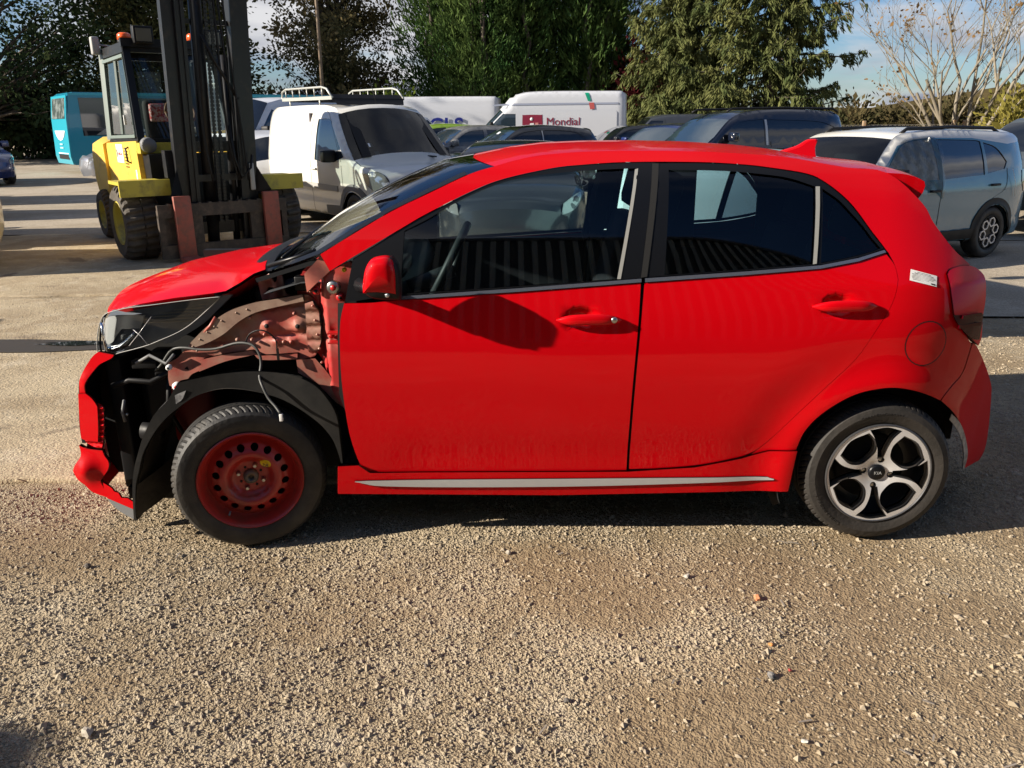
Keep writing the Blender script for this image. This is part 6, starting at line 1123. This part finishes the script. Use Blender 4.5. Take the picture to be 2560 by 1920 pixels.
def rock(name,label,x,y,s,col,k):
    bm=bmesh.new(); bmesh.ops.create_icosphere(bm,subdivisions=2,radius=s); g=random.Random(k)
    ph=[g.uniform(0,6) for _ in range(6)]
    for v in bm.verts:
        d=v.co.normalized(); q=1+.22*math.sin(d.x*3+ph[0])+.2*math.sin(d.y*4+ph[1])+.15*math.sin(d.z*5+ph[2]+d.x*3); v.co*=q; v.co.z*=.5; v.co.y*=.75
    me=bpy.data.meshes.new(name); bm.to_mesh(me); bm.free(); o=link(name,me,mat(f'stone_{k}',col,.85,noise=(tuple(c*.7 for c in col),60,.4,.7))); o.location=(x,y,s*.28+uneven(x,y)); o.rotation_euler=(.2,.1,g.uniform(0,6)); tag(o,label,'stone','loose stones on the gravel'); return o
rock('orange_stone','orange broken stone on the gravel below the rear door',0.640,-0.393,0.013,(0.62, 0.26, 0.12),0)
rock('orange_stone','small orange stone chip lower right of the middle gravel',0.607,-0.657,0.008,(0.6, 0.25, 0.08),1)
rock('pale_stone','pale stone in front of the car behind its front wheel',0.426,-0.253,0.012,(0.45, 0.42, 0.36),2)
rock('pale_stone','pale stone lit in the gravel left of centre foreground',-0.221,-0.064,0.013,(0.5, 0.46, 0.38),3)
rock('dark_stone','dark block in the gravel at the bottom middle',-0.050,-0.886,0.011,(0.1, 0.09, 0.08),4)
rock('red_stone','small red stone near grey splinters in the right foreground',0.628,-0.779,0.006,(0.35, 0.06, 0.05),5)
rock('pale_stone','rounded pale stone near the bottom right',0.572,-1.068,0.009,(0.6, 0.58, 0.5),6)
rock('dark_stone','dark flat stone left of the front wheel',-1.800,-0.143,0.014,(0.14, 0.12, 0.1),7)
rock('flat_stone','flat grey slate piece in the right foreground',0.562,-0.806,0.014,(0.2, 0.19, 0.18),8)
rock('flat_stone','pale slab of stone in the lower left foreground',-1.362,-1.021,0.020,(0.4, 0.35, 0.28),9)
rock('pale_stone','pale stone beside the slab joint left of the headlamp',-3.390,3.588,0.020,(0.55, 0.42, 0.3),10)
# debris slivers
dm=MB(); g=random.Random(3)
for i in range(46):
    x=g.uniform(-1.6,2.0); y=g.uniform(-1.2,.1); a=g.uniform(0,3.14); l=g.uniform(.006,.022); z=uneven(x,y)+.004
    dm.beam((x-l*math.cos(a),y-l*math.sin(a),z),(x+l*math.cos(a),y+l*math.sin(a),z+g.uniform(0,.006)),.005,.002)
tag(dm.build('splinters',mat('grey_splinter',(.22,.19,.16),.8)),kind='stuff')
# beyond the yard
sheet('field',mat('young_green_crop',(.20,.30,.06),.9,noise=((.26,.36,.10),.02,.4,.6)),[-500,-100,30,60,120,300,800],[75,140,260,420],lambda x,y:.2+(y-75)*.006+max(0,x-60)*.004)
hm=MB(); rows=[]
for v in range(10):
    rows.append([(60+20*u,170+14*v,max(-1,(13*math.exp(-((u-7)/5.5)**2)+1.2*math.sin(u*2.1))*math.sin(math.pi*(v)/9))) for u in range(18)])
hm.grid(rows); tag(hm.build('hill',leaf_mat('hill_scrub',(.06,.05,.025),(.12,.09,.04),.15,0)),kind='structure')
# ---- vegetation helpers
def cards(name,P,size,m,parent,seed=0,aspect=1.6,D=None,jit=.6,kind=None):
    g=np.random.default_rng(seed); n=len(P); A=g.normal(0,1,(n,3)); 
    if D is not None: A=D/np.linalg.norm(D,axis=1,keepdims=True)+g.normal(0,jit,(n,3))
    A/=np.linalg.norm(A,axis=1,keepdims=True); B=np.cross(A,g.normal(0,1,(n,3))); B/=np.linalg.norm(B,axis=1,keepdims=True)
    s=(size*np.exp(g.normal(0,.3,n)))[:,None]; a=A*s*aspect*.5; b=B*s*.5; N_=np.cross(A,B)*s*.12
    V=np.stack([P-a,P+b*.9+N_,P+a,P-b*.9-N_],1).reshape(-1,3); T=np.arange(4*n).reshape(-1,4)
    return np_mesh(name,V,T,m,parent,kind=kind)
BARK=mat('bark',(.07,.055,.042),.9,noise=((.12,.10,.08),5,.4,.7),bump=.4)
def limb(mb,a,b,r0,r1,sag,n=5,k=5,g=random):
    a=Vector(a); b=Vector(b); P=[]
    for i in range(n+1):
        t=i/n; p=a.lerp(b,t); p.z+=sag*math.sin(t*math.pi); p+=Vector((g.uniform(-1,1),g.uniform(-1,1),g.uniform(-1,1)))*(b-a).length*.025*(0<i<n); P.append(p)
    mb.tube(P,r0,k,rs=[r0+(r1-r0)*i/n for i in range(n+1)],cap=False); return P
def broadleaf(name,label,loc,H,R,base,N,size,m,seed,trunk=.22,shape=lambda t:math.sin(math.pi*min(1,.12+.8*t))**.7,clusters=120,sig=.55,stems=1,cat='tree',barkm=None,hollow=.35):
    g=random.Random(seed); gn=np.random.default_rng(seed); t=empty(name,loc,0,label,cat)
    tr=MB(); tips=[]; tops=[]
    for s in range(stems):
        dx=g.uniform(-.12,.12)*R*(stems>1)*2.5; dy=g.uniform(-.1,.1)*R*(stems>1); P=limb(tr,(dx*.3,dy*.3,-.1),(dx,dy,H*.92),trunk,trunk*.2,0,9,8,g); tops.append(P)
    for c in range(clusters):
        u=g.random()**.85; z=base+(H-base)*u; rr=R*shape(u)*math.sqrt(g.uniform(hollow*hollow,1)); a=g.uniform(0,6.283); e=Vector((rr*math.cos(a),rr*math.sin(a),z+g.uniform(-.3,.3)))
        P=g.choice(tops); k=max(1,min(8,int(9*max(.05,(z-rr*.55)/H)))); s_=P[k]; L=limb(tr,s_,e,trunk*.28,.012,.25,5,4,g); tips.append((e,L))
        if c%2==0: limb(tr,L[3],L[3]+Vector((g.uniform(-1,1),g.uniform(-1,1),g.uniform(-.2,1)))*R*.22,.02,.006,0,3,3,g)
    tr.build('trunk',barkm or BARK,t)
    Ps=[]; per=N//clusters
    for e,L in tips:
        k=int(per*g.uniform(.5,1.5)); q=gn.normal(0,1,(k,3))*np.array([sig,sig,sig*.6])*g.uniform(.7,1.3)+np.array(e); Ps.append(q)
        q=gn.normal(0,.28,(k//3,3))+np.array(L[4]); Ps.append(q)
    cards('crown',np.concatenate(Ps),size,m,t,seed); return t
L_dark=leaf_mat('dark_leaves',(.03,.055,.028),(.08,.105,.045),.6)
L_mid=leaf_mat('autumn_green_leaves',(.055,.072,.032),(.18,.155,.06),.35)
L_rust=leaf_mat('rusty_autumn_leaves',(.06,.072,.036),(.24,.18,.09),.3)
L_cyp=leaf_mat('cypress_sprays',(.028,.07,.022),(.10,.14,.04),.5,.12)
L_spr=leaf_mat('spruce_needles',(.055,.078,.030),(.165,.168,.062),.7,.12)
L_gold=leaf_mat('golden_bush_leaves',(.12,.12,.03),(.30,.25,.06),.8)
L_hedge=leaf_mat('hedge_leaves',(.05,.055,.025),(.14,.10,.05),.8)
L_purple=leaf_mat('purple_leaves',(.03,.008,.012),(.10,.02,.02),.8)
broadleaf('broadleaf_tree','tall dark tree with spreading limbs at the left edge above the coach',(-26.5,38,0),15,8.2,1.2,34000,.13,L_dark,11,.42,clusters=190,sig=.75,hollow=.2)
broadleaf('broadleaf_tree','broad tree with yellowing top behind the forklift mast',(-18.1,43,0),13.5,4.7,.6,48000,.125,L_mid,13,.34,shape=lambda t:(1-t)**.55*min(1,.6+t*2),clusters=190,sig=.6,hollow=.15)
broadleaf('broadleaf_tree','many stemmed tree with rusty thinning top behind the lamp post',(-9.6,44,0),14,4.3,.5,38000,.11,L_rust,14,.16,shape=lambda t:min(1,.75+t)*(1-t*.25),clusters=170,sig=.5,stems=7,hollow=.1)
def bush(name,label,loc,R,H,N,size,m,seed,sy=1,cat='shrub'):
    gn=np.random.default_rng(seed); t=empty(name,loc,0,label,cat); g=random.Random(seed); st=MB(); Ps=[]
    for i in range(max(14,int(R*9))):
        a=g.uniform(0,6.28); r=R*math.sqrt(g.random()); z=H*(1-.55*(r/R)**2)*g.uniform(.55,1.05); e=(r*math.cos(a),r*math.sin(a)*sy,z); limb(st,(e[0]*.35,e[1]*.35,0),e,.03,.008,0,3,4,g)
        k=N//max(14,int(R*9)); q=gn.normal(0,1,(k,3))*np.array([R*.22,R*.22*sy,H*.18])+np.array(e)*np.array([1,1,.85]); q[:,2]=np.abs(q[:,2]); Ps.append(q)
    st.build('stems',BARK,t); cards('foliage',np.concatenate(Ps),size,m,t,seed); return t
for i,(x,y,R,H) in enumerate(((-33,42,4.5,4.2),(-27,41,4.0,3.6),(-22,42.5,4.0,3.9),(-16,46,4,2.6),(-11,47,3.5,2.4),(-5.5,47,3.5,2.6))):
    bush('dark_hedge_shrub',['dense dark shrub mass at the far left edge','dense dark shrub under the tall left tree','dense dark shrub directly behind the coach tail','low dark shrub behind the forklift counterweight','low dark shrub behind the rack of the small white van','low dark shrub left of the big cypress foot'][i],(x,y,0),R,H,11000 if i<3 else 6000,.17,L_dark,30+i,.6)['group']='dark shrubs under the far trees'
bush('bright_shrub','bright yellow green shrub at the foot of the big cypress',(-5.6,38.5,0),1.7,2.9,5000,.13,leaf_mat('bright_leaves',(.10,.15,.02),(.20,.26,.05),1),38)
# big cypress
def cypress():
    t=empty('cypress_tree',(.3,43,0),0,'huge dense dark green cypress filling the middle behind the vans','tree'); g=random.Random(5); gn=np.random.default_rng(5); tr=MB(); P=[];D=[]
    for s in range(34):
        a=g.uniform(0,6.28); r=7.1*math.sqrt(g.uniform(.01,1)); tx=r*math.cos(a)*1.12; ty=r*math.sin(a)*.55; h=g.uniform(10,15)
        L=limb(tr,(tx*.82,ty*.7,0),(tx,ty,h),.16,.04,0,8,6,g)
        for i in range(340):
            u=g.uniform(.04,1)**.8; z=h*u; k=min(7,int(u*8)); c=L[k].lerp(L[k+1],u*8-k); rad=1.75*(1-u*.55)+.2; b=g.uniform(0,6.28); rr=rad*g.uniform(.35,1.05); o=Vector((math.cos(b)*rr,math.sin(b)*rr*.9,0))
            d=Vector((math.cos(b)*.75,math.sin(b)*.75,g.uniform(.7,1.3))); n=17; q=np.array(c+o)[None]+np.array(d)[None]*gn.uniform(-.1,.62,(n,1))+gn.normal(0,.11,(n,3)); P.append(q); D.append(np.repeat(np.array(d)[None],n,0))
    tr.build('trunk',BARK,t); P=np.concatenate(P); D=np.concatenate(D); k=P[:,2]>.3; cards('crown',P[k],.062,L_cyp,t,5,4.2,D[k],.33)
cypress()
def spruce(label,loc,H,R,seed,base=.5,nb=150):
    t=empty('spruce_tree',loc,0,label,'tree'); g=random.Random(seed); gn=np.random.default_rng(seed); tr=MB(); limb(tr,(0,0,-.1),(.2,0,H),.30,.05,0,10,9,g); P=[];D=[]
    for i in range(nb):
        u=(i+g.random())/nb; z=base+(H-base)*u; Lb=R*(1-u*.62)*g.uniform(.55,1.15); a=i*2.399+g.uniform(-.4,.4); d=Vector((math.cos(a),math.sin(a),0)); pts=[]
        for k in range(9):
            s=k/8; pts.append(Vector((0,0,z))+d*Lb*s+Vector((0,0,-.26*Lb*s+.24*Lb*s**3.2+.10*math.sin(s*7+i))))
        tr.tube(pts,.05,4,rs=[.055*(1-s/9)+.006 for s in range(9)],cap=False)
        side=Vector((-d.y,d.x,0)); nt=int(26*Lb/R)+10
        for j in range(nt):
            s=g.uniform(.14,1.0); k=min(7,int(s*8)); c=pts[k].lerp(pts[k+1],s*8-k); w=g.uniform(-1,1)*(.85*(1-s*.6)); o=side*w; hang=g.uniform(.3,.85)*(1.1-s*.5)
            dirn=(side*(.5 if w>0 else -.5)+d*.35+Vector((0,0,-.9))); n=24; tt=gn.uniform(0,1,(n,1)); q=np.array(c+o*1.)[None]+np.array(dirn)[None]*tt*hang+gn.normal(0,.06,(n,3)); P.append(q); D.append(np.repeat(np.array(dirn)[None],n,0))
            n=7; tt=gn.uniform(0,1,(n,1)); q=np.array(c)[None]+np.array(o)[None]*tt+gn.normal(0,.05,(n,3)); P.append(q); D.append(np.repeat(np.array(o+d*.3)[None],n,0))
    tr.build('trunk',BARK,t); cards('crown',np.concatenate(P),.052,L_spr,t,seed,4.5,np.concatenate(D),.25)
spruce('large spruce with drooping branches behind the people carrier',(10.9,35,0),15,5.0,21)
spruce('second spruce with drooping branches close to the cypress',(7.6,37,0),10.5,3.6,22,.4,90)
bush('purple_shrub','dark purple leaved shrub between the cypress and the spruce',(7.3,41,0),2.2,6.2,8000,.17,L_purple,41)
# bare birch
def birch(loc,seed):
    t=empty('birch_tree',loc,0,'nearly bare birch with thin pale limbs and a few brown leaves by the wire fence','tree'); g=random.Random(seed); tr=MB(); tips=[]
    def grow_(p,d,l,r,lev):
        n=4; P=[Vector(p)]; dd=Vector(d).normalized()
        for i in range(n):
            dd=(dd+Vector((g.uniform(-1,1),g.uniform(-1,1),g.uniform(-.3,.8)))*.13).normalized(); P.append(P[-1]+dd*l/n)
        tr.tube(P,r,6 if lev<2 else 3,rs=[r*(1-.5*i/n) for i in range(n+1)],cap=False)
        if lev>=3: tips.extend([P[-1],P[2]])
        if lev>=5: return
        for c in range(3 if lev<4 else 2):
            k=g.choice((2,3,4)) if lev else g.choice((1,2,3,4)); a=g.uniform(0,6.28); sp=.45+.1*lev; nd=(dd+Vector((math.cos(a),math.sin(a),.15))*sp).normalized(); grow_(P[k],nd,l*g.uniform(.58,.8),r*.52,lev+1)
    for a,tilt in ((0,.55),(1.6,.22),(2.9,.75),(3.6,.30),(4.8,.4),(.7,.15)): grow_((.12*math.cos(a),.12*math.sin(a),0),(math.cos(a)*tilt,math.sin(a)*tilt,1),g.uniform(2.3,3.3),.085,0)
    tr.build('trunk',mat('pale_birch_bark',(.22,.19,.14),.8,noise=((.10,.08,.06),3,.5,.7)),t)
    P=np.array([tuple(v) for v in tips]); gn=np.random.default_rng(3); P=P[gn.random(len(P))<.55]; P=P+gn.normal(0,.03,P.shape); w=gn.random(len(P))<np.where(P[:,0]<.3,.55,.15); cards('leaves',P[w],.065,leaf_mat('brown_birch_leaves',(.16,.09,.03),(.34,.20,.08),2),t,4)
birch((14.3,24.5,0),6)
bush('golden_bush','golden green bush at the right edge behind the wire fence',(16.4,21.8,0),1.9,2.9,9000,.10,L_gold,51)
for i,(x,y,R,H,mm) in enumerate(((11.6,28,1.1,1.9,L_hedge),(13.2,28.5,1.5,2.2,L_hedge),(15.2,27.5,1.5,2.1,L_hedge),(17.8,26,1.8,2.4,L_gold))):
    bush('hedge_shrub',['low brown hedge shrub where the field shows over the fence','brown hedge shrub left of the birch stems','brown hedge shrub behind the birch stems','yellow green hedge shrub right of the birch stems'][i],(x,y,0),R,H,5000,.10,mm,60+i)['group']='hedge shrubs behind the wire fence'
# wire fence
fn_=empty('wire_fence',(8,24.6,0),0,'rusty chain link fence with leaning wooden post along the yard edge','fence'); fx0,fx1=0,14
ms=MB(); n=0
for i in range(int((fx1-fx0)/.14)):
    x=fx0+.14*i
    for sg in (1,-1):
        a=(x,0,.05 if sg>0 else 1.42); b=(x+.14*10,0,1.42 if sg>0 else .05); ms.beam(a,b,.007,.007)
for z in (.1,.75,1.42): ms.beam((fx0,0,z),(fx1+1.2,0,z),.008)
w=ms.build('mesh_wire',mat('galvanised_wire',(.30,.28,.24),.6,.3),fn_); w['kind']='stuff'
for i,x in enumerate((.3,3.2,6.1,6.45,9.0,11.8)):
    MB().box((x-.05,-.05,0),(x+.05,.05,1.55),ch=.01).build('post',mat('weathered_post',(.24,.19,.13),.85,noise=((.4,.2,.07),9,.45,.7)),fn_)
# lamp post
lp=empty('lamp_post',(-8.85,36.5,0),0,'tall thin brown pole rising behind the small white van','post')
MB().tube([(0,0,0),(.05,0,6),(.02,0,15)],.07,10,rs=[.09,.075,.055]).build('pole',mat('brown_pole',(.17,.12,.08),.7),lp)
# shed behind the camera, seen only as reflections
sh=empty('corrugated_shed',(0,-7.6,0),0,'long low shed with ribbed grey cladding facing the cars, mirrored in the windows','building')
rb=MB(); rows0=[];x=-14
prof_=[]
while x<15: prof_+=[(x,0),(x+.10,0),(x+.105,.04),(x+.155,.04),(x+.16,0)]; x+=.20
rb.grid([[(a,b,0) for a,b in prof_],[(a,b,6.2) for a,b in prof_]],smooth=False); rb.build('ribbed_wall',mat('shaded_green_grey_cladding',(.09,.10,.09),.6),sh)  # valleys coloured dark, shade between the ribs put into the paint
rc=MB(); x=-14
while x<15: rc.box((x+.085,.045,.25),(x+.165,.06,6.18)); x+=.20
r_=rc.build('cladding_ribs',mat('lit_rib_face',(.46,.48,.42),.6),sh); r_['kind']='stuff'  # rib faces coloured pale in place of sunlight on the ribs
m=MB(); m.box((-14.1,-6,6.2),(15.1,.12,6.34)); m.box((-14,-6,0),(-13.95,0,6.2)); m.build('roof',M_grey,sh)
m=MB(); m.box((-14,.02,0),(15,.09,.25)); m.build('plinth',M_lgrey,sh)
vehicle('added_corner_van','unseen high white van added beyond the lower left corner to throw a blurred shadow','van',(-9.82,-3.20,0),0,van(5.4,1.95,2.62,M_white,M_dglass))  # unseen van, added to shade the lower left corner of the gravel
